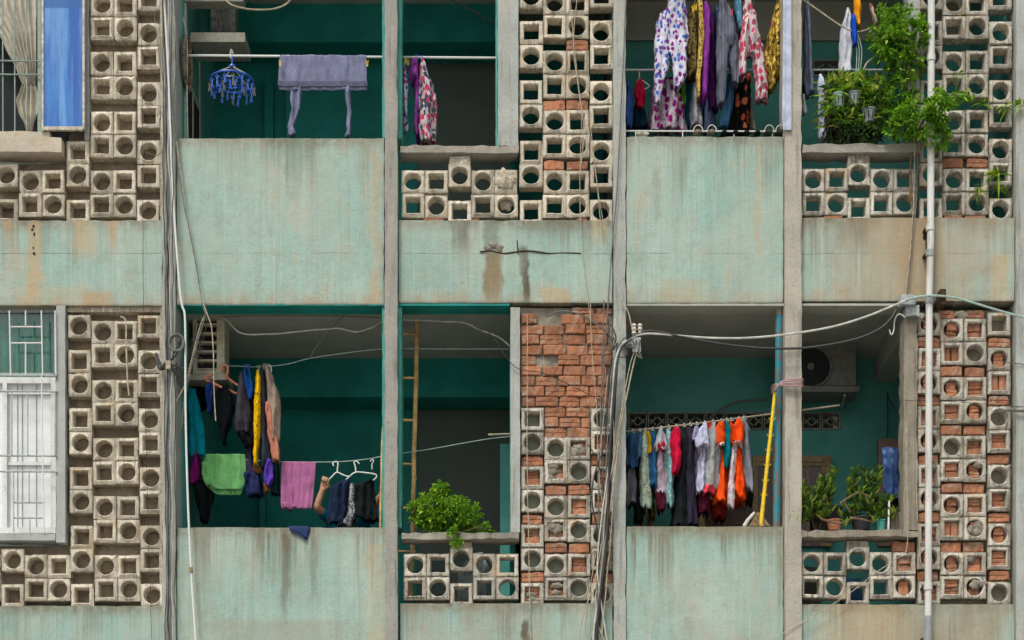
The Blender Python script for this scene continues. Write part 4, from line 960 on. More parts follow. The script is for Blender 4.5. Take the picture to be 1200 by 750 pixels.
# ---------------------------------------------------------------- laundry
def garment(mb, rows, d, h=.10, fold=.010, seed=0, mi=0, step=2.2, nf=3, ragged=2.2, squash=1.0):
    """a hanging garment as a closed, folded tube of cloth. rows: (py, x left, x right[, depth factor])"""
    h = h if h <= .06 else .06 + (h - .06) * .42
    k = K(d); y0, y1 = rows[0][0], rows[-1][0]
    nr = max(5, int((y1 - y0) / step)); mw = max(r_[2] - r_[1] for r_ in rows)
    n = max(26, min(72, int(mw * 1.6)) // 2 * 2)
    def at(y):
        for a, b in zip(rows, rows[1:]):
            if y <= b[0] + 1e-6:
                t = (y - a[0]) / max(1e-6, b[0] - a[0]); t = .4 * t + .6 * t * t * (3 - 2 * t)
                f = lambda q: a[q] + (b[q] - a[q]) * t
                ha = a[3] if len(a) > 3 else 1; hb = b[3] if len(b) > 3 else 1
                return f(1), f(2), ha + (hb - ha) * t
        r_ = rows[-1]; return r_[1], r_[2], (r_[3] if len(r_) > 3 else 1)
    vs = []; rs = Vector((seed * 3.7, seed * 1.3, seed))
    for j in range(nr + 1):
        t = j / nr; y = y0 + (y1 - y0) * t
        xl, xr, hs_ = at(y); cx = (xl + xr) / 2; w_ = (xr - xl) / 2
        top = min(1, .35 + t * 6)
        for i in range(n):
            a = 2 * math.pi * i / n
            rip = 1 + .16 * math.sin(nf * a + seed + t * 1.5) * min(1, t * 3 + .2) + .22 * mn.noise(Vector((math.cos(a) * 1.3, math.sin(a) * 1.3, t * 2.6)) + rs)
            tw = a + .5 * mn.noise(Vector((t * 2.2, seed * 1.9, 3)))
            q1 = mn.noise(Vector((math.cos(tw) * 2.6, math.sin(tw) * 2.6, t * 1.5 + seed * 2.1)) + rs); q2 = mn.noise(Vector((math.cos(tw) * 5.5, math.sin(tw) * 5.5, t * 4.0)) + rs * 2)
            rip += (.55 * (.28 - abs(q1)) + .30 * (.2 - abs(q2))) * min(1, .3 + t * 3)
            wx = w_ * math.cos(a) * (1 + (rip - 1) * .5)
            yy = h * hs_ * top * math.sin(a) * rip * squash
            yy += fold * mn.noise(Vector((cx * .05 + wx * .17, y * .03, seed * 2.3))) * 2.2
            yy += fold * .9 * math.sin((cx + wx) * .75 + seed * 2 + 1.2 * math.sin(y * .05 + seed)) * min(1, t * 4)
            ex = 1.25 * mn.noise(Vector((math.cos(a) * 1.5, y * .10, seed * 5.1))) + .5 * mn.noise(Vector((math.sin(a) * 3, y * .3, seed * 2.1)))
            py = y + ragged * 1.8 * (mn.noise(Vector((math.cos(a) * 1.6, math.sin(a) * 1.6, seed * 4.2))) + .5 * mn.noise(Vector((math.cos(a) * 4, math.sin(a) * 4, seed)))) * max(0, (j - nr + 4) / 4)
            vs.append(((cx + wx + ex - 600) * S * k, d + yy, ZC + (YV - py) * S * k))
    fs = []
    for j in range(nr):
        for i in range(n):
            i2 = (i + 1) % n; fs.append((j * n + i, (j + 1) * n + i, (j + 1) * n + i2, j * n + i2))
    fs.append(tuple(range(n))); 
    o = len(vs); cen = Vector((0, 0, 0))
    for i in range(n): cen += Vector(vs[nr * n + i])
    cen /= n; cen.z += .03; vs.append(tuple(cen))
    for i in range(n): fs.append((nr * n + i, o, nr * n + (i + 1) % n))
    mb.add(vs, fs, mi, True)
FB = {}
def fb(key, *a, **k):
    if key not in FB: FB[key] = fabric('cloth_' + key, *a, **k)
    return FB[key]
GN = [0]
def cloth(name, label, cat, pieces, mats, group=None, **kw):
    """pieces: list of dict(rows, d, h, ...) -> one garment; the first is the body, later ones that carry a name become parts"""
    GN[0] += 1; main = MB(); extra = []
    for i, p in enumerate(pieces):
        q = dict(p); nm = q.pop('name', None); rows = q.pop('rows'); mt = q.pop('mat', None); q.setdefault('seed', GN[0] * 1.37 + i)
        fl = q.pop('flat', None)
        if fl:
            b = MB() if nm else main; flat(b, rows, q['d'], **fl)
            if nm: extra.append((nm, b, mt or mats))
        elif nm: b = MB(); garment(b, rows, **q); extra.append((nm, b, mt or mats))
        else: garment(main, rows, **q)
    o = solo(name, main, mats, label, cat, group, sharp=0)
    for nm, b, mt in extra: part(nm, b, mt, o, sharp=0)
    return o
def flat(mb, rows, d, amp=.012, ff=5, seed=0, thick=.004, back=True):
    drape(mb, rows, d - .012, amp, ff, max(24, int((rows[0][2] - rows[0][1]) * 1.1)), thick, seed, seed * 1.7, irregular=True)
    if back: drape(mb, [(rows[0][0] + .4, rows[0][1] + .6, rows[0][2] - .8)] + [(r_[0] * .97 + rows[0][0] * .03, r_[1] + 1.2, r_[2] - 1.4) for r_ in rows[1:]], d + .022, amp, ff * .8, max(24, int((rows[0][2] - rows[0][1]) * 1.1)), thick, seed + 3, seed, irregular=True)
def G(rows, d, h=.10, **k): return dict(rows=rows, d=d, h=h, **k)
def pegs(lst, mat, d, label, group):
    for i, (x_, y_) in enumerate(lst):
        pos_ = '' if len(lst) == 1 else (', left', ', right')[i] if len(lst) == 2 else (', left', ', middle', ', right')[i]
        m = MB(); a = P(x_, y_, d)
        for sg in (-1, 1): m.add([a + Vector((sg * .003 + e * .005, -.006 + f, g)) for g, e in ((.022, sg), (-.03, 0)) for e, f in ((e, 0), (e + 1, 0), (e + 1, .012), (e, .012))], [(0, 1, 5, 4), (1, 2, 6, 5), (2, 3, 7, 6), (3, 0, 4, 7), (3, 2, 1, 0), (4, 5, 6, 7)])
        solo('clothes_peg', m, mat, label + pos_ + (' one' if pos_ else ''), 'clothes peg', group)
def hook(x_, y0, y1, d, mat, label, group, name='hanger_hook'):
    m = MB(); k = K(d); a = P(x_, y1, d)
    m.tube([a, P(x_, y0 + 3, d), P(x_ + .3, y0, d - .02), P(x_ + 1.2, y0 - 1.5, d), P(x_ + 2, y0 + .5, d + .02)], .0035, 5, sub=3)
    m.tube([P(x_, y1, d) + Vector((0, -.19, -.05)), P(x_, y1 - .5, d), P(x_, y1, d) + Vector((0, .19, -.05))], .004, 5, sub=2)
    return solo('clothes_hanger', m, mat, label, 'hanger', group)
M['yellow'] = plain('yellow_plastic', (.75, .52, .02), .45, var=.1)
M['blue_pl'] = plain('blue_plastic', (.03, .11, .50), .35, var=.15)
M['white_pl'] = plain('white_plastic', (.66, .68, .64), .4, var=.08)
M['salmon'] = plain('salmon_plastic', (.68, .24, .14), .45, var=.1)
wh = c(225, 225, 225)

# lavender shirt draped upside down over the upper left rail
d_ = .25
cloth('shirt', 'lavender grey long-sleeved shirt draped over the upper left drying rail, sleeves hanging', 'shirt', [
    G([(64.5, 328, 429, .4), (75, 327, 429.5), (92, 326, 430), (103, 326.5, 430.5), (105.5, 328, 430)], d_, flat=dict(amp=.011, ff=7, seed=1)),
    G([(98, 340, 354), (115, 341, 353), (130, 342.5, 351), (140, 339, 347), (150, 337.5, 344), (154, 338, 346), (159, 337, 347)], d_ + .005, .026, fold=.012, name='sleeve'),
    G([(98, 403, 411), (115, 405, 411), (132, 407.5, 411.5), (146, 405, 411.5), (152, 406.5, 411), (160, 404.5, 411.5)], d_ + .005, .022, fold=.012, name='sleeve'),
    G([(95, 325.5, 429), (98.5, 325.5, 431), (101, 326, 431)], d_ - .010, flat=dict(amp=.007, ff=7, seed=1, back=False), name='waistband', mat=fb('lav_dark', (.12, .125, .20, 1)))],
    fb('lav', (.20, .21, .33, 1)))
pegs([(328, 74), (430, 74)], M['yellow'], d_ - .05, 'yellow peg clipping the hem of the lavender shirt to the rail', 'yellow pegs on the lavender shirt')
# blue clip hanger
oct_ = thing('clip_hanger', 'round blue clip hanger with many small pegs, hanging from the upper left rail', 'clip hanger', P(272, 98, .26))
cen = P(272, 96, .26)
m = MB(); m.tube([cen + Vector((math.cos(a) * .187, math.sin(a) * .187, 0)) for a in [math.pi / 14 * k for k in range(28)]], .0085, 6, sub=2, closed=True)
m.tube([cen + Vector((math.cos(a) * .10, math.sin(a) * .10, -.004)) for a in [math.pi / 10 * k for k in range(20)]], .006, 5, sub=2, closed=True)
for k in range(4):
    a = math.pi / 4 + k * math.pi / 2; m.tube([cen + Vector((math.cos(a) * .187, math.sin(a) * .187, 0)), cen + Vector((0, 0, -.004))], .005, 5, sub=1)
part('ring', m, M['blue_pl'], oct_)
m = MB(); top = cen + Vector((0, 0, .135))
for k in range(4):
    a = math.pi / 4 + k * math.pi / 2; e = cen + Vector((math.cos(a) * .187, math.sin(a) * .187, .005))
    part('chain', (lambda q: (q.tube([e, top], .0055, 5, sub=1), q)[1])(MB()), M['cable_beige'], oct_)
m = MB(); m.tube([top - Vector((0, 0, .01)), top + Vector((0, 0, .07)), top + Vector((-.012, 0, .085))], .007, 6); m.lathe(top, [(.0, .012), (.026, .008), (.03, -.008), (0, -.014)], 12); part('hook', m, M['blue_pl'], oct_)
m = MB(); m.tube([top + Vector((-.01, 0, .07)), top + Vector((-.014, 0, .10)), top + Vector((-.004, -.02, .13)), top + Vector((.006, 0, .11))], .008, 6); part('clip', m, M['white_pl'], oct_)
for k in range(26):
    rr, n_ = (.187, 16) if k < 16 else (.10, 10); a = 2 * math.pi * k / n_ + .2
    q = cen + Vector((math.cos(a) * rr, math.sin(a) * rr, -.01)); ln = rnd.uniform(.055, .085); tl = rnd.uniform(-.02, .02)
    m = MB(); m.tube([q, q + Vector((tl * .3, 0, -.02))], .0025, 4, sub=1)
    for sg in (-1, 1): m.tube([q + Vector((sg * .013 + tl * .3, 0, -.02)), q + Vector((tl * .6, 0, -.045)), q + Vector((-sg * .008 + tl, 0, -.03 - ln))], .0055, 5, sub=1)
    part('peg', m, M['blue_pl'] if k % 4 else M['cable_grey'], oct_)
# upper middle bay
cloth('scarf', 'narrow blue and pink patterned scarf beside the column in the upper middle bay', 'scarf', [G([(70, 473.5, 475.5), (100, 472.5, 478), (130, 472, 477.5), (155, 473, 478.5)], .25, .04)], fb('bluepink', c(190, 205, 220), 'print', c(30, 60, 140), c(190, 40, 110), 34, .5))
cloth('shirt', 'purple short-sleeved shirt hanging edge-on in the upper middle bay', 'shirt', [G([(70, 484, 488), (80, 480.5, 491), (92, 480, 491), (97, 482, 491)], .27, .13), G([(92, 485, 492), (120, 486, 492), (150, 485, 491), (162, 487, 493)], .30, .15)], fb('violet', c(150, 70, 165)))
cloth('dress', 'pink, white and charcoal floral sleeveless dress in the upper middle bay', 'dress', [G([(68, 494, 496), (82, 493, 501), (100, 490, 508), (125, 489, 512), (150, 489.5, 510), (167, 493, 510)], .25, .09, fold=.016)], fb('pinkfl', c(205, 195, 200), 'flower', c(190, 55, 95), c(70, 70, 85), 26, .55))
pegs([(475, 71), (478, 73)], M['yellow'], .22, 'yellow peg on the patterned scarf beside the column', 'yellow pegs on the scarf')
pegs([(488, 67), (494, 68)], M['blue_pl'], .22, 'blue peg on the rail above the purple shirt', 'blue pegs above the purple shirt')

# upper right bay, back row on the mid rail
T = 'upper right laundry'
cloth('shirt', 'blue shirt partly hidden by the pale middle column, back row of the upper right laundry', 'shirt', [G([(98, 734, 737), (110, 732, 740), (135, 731, 742), (151, 732, 740)], .55, .14)], fb('midblue', c(60, 95, 165)))
cloth('shirt', 'small crimson top on a pale hanger, back row of the upper right laundry', 'shirt', [G([(94, 748, 751), (100, 744, 754), (115, 744, 756), (128, 746, 754)], .55, .08), G([(103, 743, 749), (120, 744, 748)], .50, .05, name='strap')], fb('crimson', c(190, 25, 60)))
m = MB(); m.tube([P(749, 84, .55), P(749, 92, .55), P(745, 97, .55)], .005, 5); m.tube([P(749, 92, .55), P(758, 98, .55), P(761, 101, .55), P(755, 105, .55)], .005, 5); solo('clothes_hanger', m, M['white_pl'], 'pale hanger holding the small crimson top', 'hanger')
cloth('trousers', 'dark navy and teal trousers below the small crimson top', 'trousers', [G([(122, 744, 753), (140, 742, 758), (153, 741, 760)], .62, .09)], fb('navyteal', c(20, 50, 70)))
cloth('skirt', 'grey-white skirt with big magenta flowers hanging behind the printed trousers', 'skirt', [G([(92, 779, 790), (105, 773, 797), (125, 768, 801), (145, 764, 804), (155, 763, 805)], .48, .11, fold=.018)], fb('magfl', c(190, 180, 190), 'flower', c(140, 20, 110), c(120, 20, 100), 17, .42))
cloth('shirt', 'mauve shirt at the left of the magenta flowered skirt', 'shirt', [G([(108, 763, 768), (130, 761, 770), (150, 760, 770)], .55, .10)], fb('mauve', c(110, 85, 115)))
cloth('shirt', 'black top right behind the printed trousers', 'shirt', [G([(92, 788, 794), (105, 787, 799), (113, 789, 798)], .5, .08)], fb('black', c(28, 30, 34)))
cloth('shirt', 'lime green top between the printed trousers and leopard blouse', 'shirt', [G([(92, 797, 801), (110, 797, 803), (128, 799, 803)], .5, .10)], fb('lime', c(90, 150, 35)))
cloth('shirt', 'deep turquoise top behind the lime green one', 'shirt', [G([(90, 802, 806), (105, 801, 811), (125, 802, 811), (150, 804, 809)], .58, .10)], fb('turq', c(10, 95, 125)))
cloth('shirt', 'silver grey shirt under the leopard blouse', 'shirt', [G([(98, 812, 815), (112, 809, 819), (135, 808, 822), (154, 808, 825)], .5, .13, fold=.015)], fb('silver', c(150, 150, 160)))
cloth('jeans', 'slate blue trousers under the purple dress', 'trousers', [G([(112, 826, 834), (135, 825, 838), (155, 824, 839)], .52, .11)], fb('slateblue', c(90, 105, 140)))
cloth('jeans', 'light blue jeans hanging below the grey trousers', 'trousers', [G([(88, 852, 858), (115, 850, 859), (134, 845, 856), (152, 842, 853)], .5, .10)], fb('lightjean', c(80, 130, 175)))
cloth('dress', 'black dress with orange flowers under the pink floral one', 'dress', [G([(86, 866, 880), (105, 862, 880), (130, 862, 878), (155, 860, 878)], .52, .12)], fb('blackor', c(22, 20, 24), 'flower', c(195, 115, 80), c(190, 90, 60), 12, .34))
cloth('shirt', 'off-white cloth strip behind the black and orange dress', 'cloth', [G([(108, 876, 879), (130, 877, 882), (155, 878, 887)], .6, .05)], fb('offwhite', c(185, 185, 170)))
cloth('shirt', 'charcoal shirt in the gap under the grey trousers', 'shirt', [G([(92, 856, 862), (125, 853, 863), (155, 852, 864)], .62, .10)], fb('charcoal', c(45, 48, 52)))
# front row on the top rail
d2 = .33
cloth('trousers', 'white trousers printed with purple and blue leaves, in front of the upper right laundry', 'trousers', [
    G([(-6, 790, 802), (8, 782, 803), (19, 772, 803), (30, 768, 804), (52, 767, 804), (60, 768, 803, .5)], d2, .05, fold=.010),
    G([(36, 768.5, 784, .3), (56, 767, 785.5), (75, 767, 783), (95, 766, 778), (110, 766, 774), (122, 768, 773)], d2 - .01, .055, name='leg', fold=.006),
    G([(36, 786, 802.5, .3), (56, 784, 804.5), (75, 788, 805), (88, 790, 806), (97, 789, 802), (104, 789, 796)], d2 - .015, .055, name='leg', fold=.006)],
    fb('leafpr', c(215, 215, 230), 'print', c(125, 40, 130), c(75, 105, 185), 27, .44))
cloth('blouse', 'dull olive leopard print blouse in the upper right laundry', 'shirt', [G([(2, 813, 818), (16, 808, 820), (40, 805, 820), (70, 805, 819), (92, 806, 817)], d2 + .08, .14, fold=.014)], fb('leop1', c(120, 105, 60), 'leopard', c(35, 30, 20), c(25, 22, 15), 45, .45))
cloth('scarf', 'bright yellow leopard print scarf hanging left of the purple dress', 'scarf', [G([(-6, 818, 823), (30, 819, 825), (70, 818, 823.5), (90, 816, 821), (118, 816.5, 820)], d2 - .12, .05)], fb('leop2', c(200, 170, 90), 'leopard', c(40, 30, 15), c(25, 20, 10), 50, .4))
cloth('dress', 'bright purple dress hanging edge-on beside the leopard scarf', 'dress', [G([(4, 825, 827), (15, 824, 832), (50, 822.5, 831), (90, 821.5, 830), (112, 821, 829), (120, 824, 828)], d2 - .08, .13)], fb('purple', c(130, 55, 150)))
cloth('dress', 'dark purple dress behind the bright purple one', 'dress', [G([(10, 829, 833), (30, 830, 838), (70, 830, 838), (110, 828, 840), (131, 829, 841)], d2 + .12, .14)], fb('dkpurple', c(80, 35, 95)))
cloth('trousers', 'slate grey striped trousers hanging in the middle of the upper right laundry', 'trousers', [
    G([(-4, 843, 848), (10, 842, 853), (25, 841, 860), (46, 840, 863), (55, 841, 862, .5)], d2 - .05, .08, fold=.014),
    G([(30, 842.5, 852, .3), (50, 840, 854), (80, 839, 852), (105, 840, 850), (124, 841, 848.5)], d2 - .06, .08, name='leg'),
    G([(30, 853, 860, .3), (50, 852, 865), (75, 854, 866), (90, 857, 866), (101, 858, 865)], d2 - .03, .08, name='leg')], fb('slate', c(110, 115, 128), 'stripe', c(90, 95, 108), None, 38))
cloth('shirt', 'small pale turquoise top at the top edge above the grey trousers', 'shirt', [G([(-6, 862, 867), (8, 860, 869), (25, 863, 869), (38, 866, 869)], d2 + .05, .08)], fb('aqua', c(110, 170, 200)))
pk = fb('rosefl', c(215, 205, 210), 'flower', c(195, 60, 95), c(150, 80, 90), 24, .52)
cloth('blouse', 'white blouse with red-pink roses and wide sleeves in the upper right laundry', 'shirt', [
    G([(-6, 874, 878), (10, 872, 882), (22, 871, 887), (45, 869, 891), (66, 873, 894, .5)], d2 - .1, .08),
    G([(20, 871, 878), (50, 867, 877), (75, 866, 875), (90, 867, 874)], d2 - .13, .06, name='sleeve'),
    G([(40, 877, 889, .3), (58, 878, 896), (80, 883, 898), (100, 885, 900), (119, 885, 899)], d2 - .08, .08, name='lower_half')], pk)
gd = fb('gold', c(150, 120, 45), 'leopard', c(50, 42, 20), c(215, 190, 90), 36, .5)
cloth('dress', 'shiny gold and olive patterned dress left of the pale blue sheet', 'dress', [
    G([(-6, 911, 917), (15, 907, 918), (45, 899, 918), (70, 897, 917), (90, 899, 914), (106, 901, 907)], d2 - .05, .12, fold=.022)], gd)
pegs([(905, 26), (857, 14)], fb('pinkpeg', c(210, 90, 110)), d2 - .15, 'pink peg in the upper right laundry', 'pink pegs of the upper right laundry')
pegs([(815, 8), (812, 10)], M['yellow'], d2 - .1, 'yellow peg above the olive leopard blouse', 'yellow pegs above the leopard blouse')
m = MB(); drape(m, [(-20, 918, 927.5), (60, 917.5, 927.5), (120, 916.8, 927.5), (140, 916.5, 927.7), (152, 918, 927.5)], -.07, .004, .6, 24, seed=3)
solo('sheet', m, fb('paleblue', c(185, 195, 215)), 'pale blue sheet hanging against the left side of the beige column', 'sheet')
cloth('shirt', 'faded blue print top between the purple dresses and the slate grey trousers', 'shirt', [G([(6, 837, 840), (20, 836, 842), (60, 836, 842), (95, 837, 842)], d2 + .2, .12)], fb('fadedblue', c(90, 105, 150), 'print', c(190, 190, 200), c(60, 60, 110), 40, .3))
cloth('shirt', 'deep green top glimpsed between the leopard scarf and silver shirt', 'shirt', [G([(92, 820, 824), (120, 820, 827), (150, 821, 827)], .62, .12)], fb('deepgr', c(40, 75, 60)))
cloth('shirt', 'brown patterned shirt behind the slate grey trousers', 'shirt', [G([(8, 858, 862), (40, 860, 868), (80, 862, 869), (100, 862, 868)], d2 + .2, .12)], fb('brownpr', c(85, 60, 55), 'print', c(150, 110, 90), c(50, 35, 35), 34, .35))
# shoes along the parapet
def shoe(x_, sc, mat, label, group, tip=0):
    m = MB(); b = P(x_, 160.2, .10)
    for i, (w_, h_, yy) in enumerate(((.030, .052, -.05), (.044, .058, .0), (.040, .050, .06), (.034, .05, .12), (.030, .045, .17))): pass
    prof = [(-.075, .012, .018), (-.06, .034, .045), (-.02, .045, .055), (.04, .040, .050), (.10, .033, .060), (.15, .030, .062), (.17, .012, .03)]
    vs = []; n = 12
    for yy, w_, h_ in prof:
        for k in range(n):
            a = 2 * math.pi * k / n; vs.append(b + Vector((math.cos(a) * w_ * sc, yy, max(0, .5 * h_ * sc + math.sin(a) * h_ * .55 * sc))))
    m.add(vs, [(i * n + k, i * n + (k + 1) % n, (i + 1) * n + (k + 1) % n, (i + 1) * n + k) for i in range(len(prof) - 1) for k in range(n)] + [tuple(range(n))[::-1], tuple((len(prof) - 1) * n + k for k in range(n))], 0, True)
    o = solo('shoe', m, mat, label, 'shoe', group)
    if sc < .8: return
    m = MB(); m.tube([b + Vector((math.cos(a) * .050 * sc, -.075, max(.002, math.sin(a) * .075 * sc))) for a in [math.pi * k / 9 for k in range(10)]], .0045, 5, sub=2); part('rim', m, M['cable_white'], o)
wsh = fb('whiteshoe', c(205, 200, 185))
for x_, lb in ((817, 'left'), (833, 'right')): shoe(x_, .82, fb('greyshoe', c(120, 118, 105)), lb + ' white-rimmed shoe of the pair standing under the silver shirt', 'pair of white-rimmed shoes')
for x_, lb in ((900, 'left'), (913, 'right')): shoe(x_, .82, fb('darkshoe', c(60, 62, 55)), lb + ' grey shoe of the pair beside the beige column', 'pair of grey shoes')
for x_, lb in ((848, 'first from the left'), (861, 'second from the left'), (874, 'third from the left'), (887, 'last, beside the grey pair')): shoe(x_, .62, fb('blackshoe', c(25, 26, 28)), 'small dark shoe in the row on the parapet, ' + lb, 'row of small dark shoes')
m = MB(); lump(m, 752, 158, .06, .055, .018, .03, 3, 12); lump(m, 778, 159, .06, .03, .012, .02, 5, 12) if False else None
solo('slipper', m, wsh, 'white slipper lying on the parapet near the pale middle column', 'slipper')

# upper right end bay
cloth('trousers', 'blue-grey trousers hanging just right of the beige column', 'trousers', [G([(-6, 943, 945.5), (20, 942.5, 948), (60, 942.5, 951.5), (100, 943, 953.5), (113, 944, 953.5)], .25, .10)], fb('bluegrey', c(120, 130, 155)))
cloth('shirt', 'dark frilled top behind the blue-grey trousers', 'shirt', [G([(80, 941, 946), (95, 941, 950), (110, 942, 949)], .35, .10)], fb('black', c(28, 30, 34)))
cloth('cloth', 'white cloth corner peeping out low beside the beige column', 'cloth', [G([(112, 939, 941), (120, 939, 944), (133, 939, 945)], .2, .05)], fb('whitec', c(205, 208, 218)))
cloth('shirt', 'white shirt hanging high from the sagging rope', 'shirt', [G([(10, 992, 994.5), (22, 989, 997), (40, 985, 998), (60, 983.5, 998), (87, 984, 996)], .2, .07)], fb('whitec', c(205, 208, 218)))
cloth('shirt', 'white shirt hanging low in front of the orchids', 'shirt', [G([(88, 960, 962.5), (98, 958, 965), (107, 957, 967), (111, 959, 968), (140, 959, 969), (164, 959, 968)], .15, .06)], fb('whitec2', c(190, 195, 215)))
cloth('towel', 'orange cloth at the top of the end bay', 'cloth', [G([(-6, 1001, 1006), (12, 1001, 1009), (32, 1004, 1008.5)], .12, .04)], fb('orangey', c(235, 155, 30)))
cloth('towel', 'cobalt blue cloth below the orange one', 'cloth', [G([(16, 998, 1002), (25, 997, 1005), (40, 998, 1004.5), (55, 1000, 1003.5)], .10, .04)], fb('cobalt', c(25, 75, 185)))
cloth('sock', 'small white and brown sock pegged beside the climbing shrub', 'sock', [G([(4, 1019, 1022), (14, 1021, 1026), (27, 1025, 1028.5)], .1, .03)], fb('sock', c(200, 180, 165), 'print', c(140, 80, 60), c(120, 60, 40), 20, .4))
# ------------- lower left bay
d3 = .48
cloth('towel', 'turquoise towel hanging at the left wall of the lower left balcony', 'towel', [G([(456, 222, 230), (480, 221, 235), (500, 221, 239), (533, 222, 241)], .42, .03, fold=.01)], fb('turq2', c(0, 130, 150)))
cloth('towel', 'sea green towel against the left jamb of the lower left balcony', 'towel', [G([(490, 209, 211), (515, 208, 214), (540, 209, 217), (556, 212, 216)], .3, .03)], fb('sea', c(25, 130, 105)))
cloth('shirt', 'magenta top below the turquoise towel', 'shirt', [G([(528, 228, 232), (540, 225, 235), (558, 223, 235), (567, 223, 231)], .46, .06)], fb('magenta', c(130, 25, 110)))
cloth('shirt', 'black garment bunched below the magenta top', 'shirt', [G([(562, 225, 245), (575, 227, 250), (592, 232, 249), (611, 235, 243)], .5, .08, fold=.02)], fb('black2', c(18, 24, 26)))
cloth('shirt', 'navy blue top on the salmon hangers', 'shirt', [G([(448, 245, 249), (458, 242, 251), (472, 243, 250), (486, 244, 248)], .36, .07)], fb('navy', c(25, 50, 110)))
cloth('shirt', 'black shirt under the salmon hanger nearest the line knot', 'shirt', [G([(452, 258, 266), (462, 253, 273), (478, 254, 276), (495, 256, 272), (508, 259, 266), (520, 261, 264)], .42, .06)], fb('black3', c(16, 22, 24)))
cloth('shirt', 'dark green-black garment hanging behind the salmon hangers', 'shirt', [G([(446, 225, 240), (462, 222, 246), (480, 226, 240)], .65, .06)], fb('blackgr', c(15, 28, 26)))
for i, (pts, lab) in enumerate((([(262, 434), (260, 430), (263.5, 427.5), (267, 431), (266, 438), (265, 441)], 'salmon plastic hanger hooked on the upper washing line'),)):
    m = MB(); m.tube([P(x, y, .42) for x, y in pts], .010, 6); m.tube([P(265, 441, .42), P(272, 447, .40), P(281, 454, .38), P(278, 461, .40), P(268, 457, .42)], .010, 6)
    m.tube([P(265, 441, .42), P(258, 443, .46), P(256, 446, .5)], .010, 6); solo('clothes_hanger', m, M['salmon'], lab, 'hanger')
m = MB(); m.tube([P(241, 441, .36), P(242, 446, .36), P(247, 448, .36), P(252, 450, .36), P(260, 454, .36)], .010, 6); m.tube([P(241, 441, .36), P(246, 440, .38), P(249, 444, .4)], .009, 6)
solo('clothes_hanger', m, M['salmon'], 'salmon plastic hanger in front of the navy blue top, left of the other', 'hanger')
cloth('jacket', 'charcoal jacket with a pale pink cuff hanging at the left end of the clothes cluster', 'jacket', [G([(437, 282, 285), (450, 279, 290), (475, 276, 293), (495, 275, 294), (508, 276, 292)], d3 - .05, .13, fold=.014), G([(504, 279, 288), (514, 281, 295), (525, 288, 297)], d3 - .05, .08, name='sleeve', mat=fb('black4', c(22, 22, 26)))], fb('charpurp', c(75, 72, 84)))
cloth('shirt', 'bright blue strappy top high on the upper washing line', 'shirt', [G([(429, 286, 288), (440, 286, 289), (450, 287, 297), (462, 289, 297), (468, 291, 296)], .40, .05), G([(429, 290, 292), (442, 292, 294), (452, 293, 297)], .39, .02, name='strap')], fb('brblue', c(35, 90, 170)))
cloth('trousers', 'dark plum trousers with a galaxy blue hem in the clothes cluster', 'trousers', [G([(458, 289, 297), (500, 288, 298), (545, 288, 299), (558, 288, 303)], .5, .10), G([(552, 287, 304), (566, 288, 308), (581, 290, 309)], .48, .10, name='hem', mat=fb('galaxy', c(45, 55, 100), 'flower', c(90, 110, 160), c(30, 35, 70), 14, .3), fold=.02)], fb('plum', c(62, 56, 82)))
cloth('scarf', 'bright yellow printed scarf hanging long in the clothes cluster', 'scarf', [G([(434, 301, 304), (444, 300, 306), (470, 298, 305.5), (510, 298, 304), (545, 297.5, 301)], .33, .05)], fb('yelpr', c(240, 190, 15), 'print', c(70, 60, 30), c(150, 110, 60), 30, .27))
cloth('dress', 'slate grey dress right of the yellow scarf', 'dress', [G([(434, 306, 309), (450, 304, 313), (500, 302, 316), (535, 303, 318), (550, 306, 314)], .46, .12)], fb('slate2', c(68, 75, 88)))
cloth('towel', 'beige towel with salmon hem hanging right of the slate grey dress', 'towel', [G([(430, 311, 316), (445, 312, 321), (470, 313, 328), (500, 316, 328), (518, 317, 327)], .40, .07, fold=.02), G([(472, 310, 318), (500, 313, 321), (530, 317, 328), (541, 321, 328)], .37, .05, name='salmon_end', mat=fb('salmonc', c(190, 125, 105)))], fb('beige', c(170, 150, 135)))
cloth('shirt', 'bright violet top at the bottom of the clothes cluster', 'shirt', [G([(538, 313, 318), (550, 309, 320), (562, 309, 320), (570, 312, 316)], .42, .07)], fb('violet2', c(95, 65, 175)))
cloth('cloth', 'small brown cloth under the violet top', 'cloth', [G([(546, 298, 304), (552, 299, 308), (556, 302, 307)], .40, .04), G([(566, 309, 313), (577, 310, 316)], .41, .04, name='end')], fb('brownc', c(120, 85, 40)))
cloth('trousers', 'blackish teal trousers right of the violet top', 'trousers', [G([(536, 320, 325), (550, 319, 327), (580, 318, 328)], .5, .06)], fb('darkteal', c(22, 48, 52)))
pegs([(303, 431), (309, 429), (313, 429)], M['cable_beige'], .44, 'beige peg on the upper washing line above the towel', 'beige pegs above the beige towel')
pegs([(287, 430), (291, 430)], M['blue_pl'], .40, 'blue peg on the upper washing line above the blue top', 'blue pegs above the blue top')
m = MB(); m.tube([P(316, 441, .4), P(318, 434, .4), P(317, 429, .4), P(314, 428, .4)], .006, 5); solo('clothes_hanger', m, M['white_pl'], 'white hook end on the upper washing line beside the beige towel', 'hanger')
cloth('shirt', 'light green shirt folded over the lower washing line', 'shirt', [G([(532, 239, 287, .5), (545, 238.5, 288), (558, 237, 288), (568, 240, 286), (577, 250, 283), (580, 256, 281)], .45, flat=dict(amp=.014, ff=5, seed=2)),
    G([(541, 237, 244), (552, 236, 243), (566, 239, 248), (571, 243, 250)], .44, .04, name='sleeve'), G([(561, 243, 282), (568, 243, 286), (573, 250, 283)], .425, name='neckline', flat=dict(amp=.014, ff=3, seed=8, back=False))], fb('green', c(115, 180, 112)))
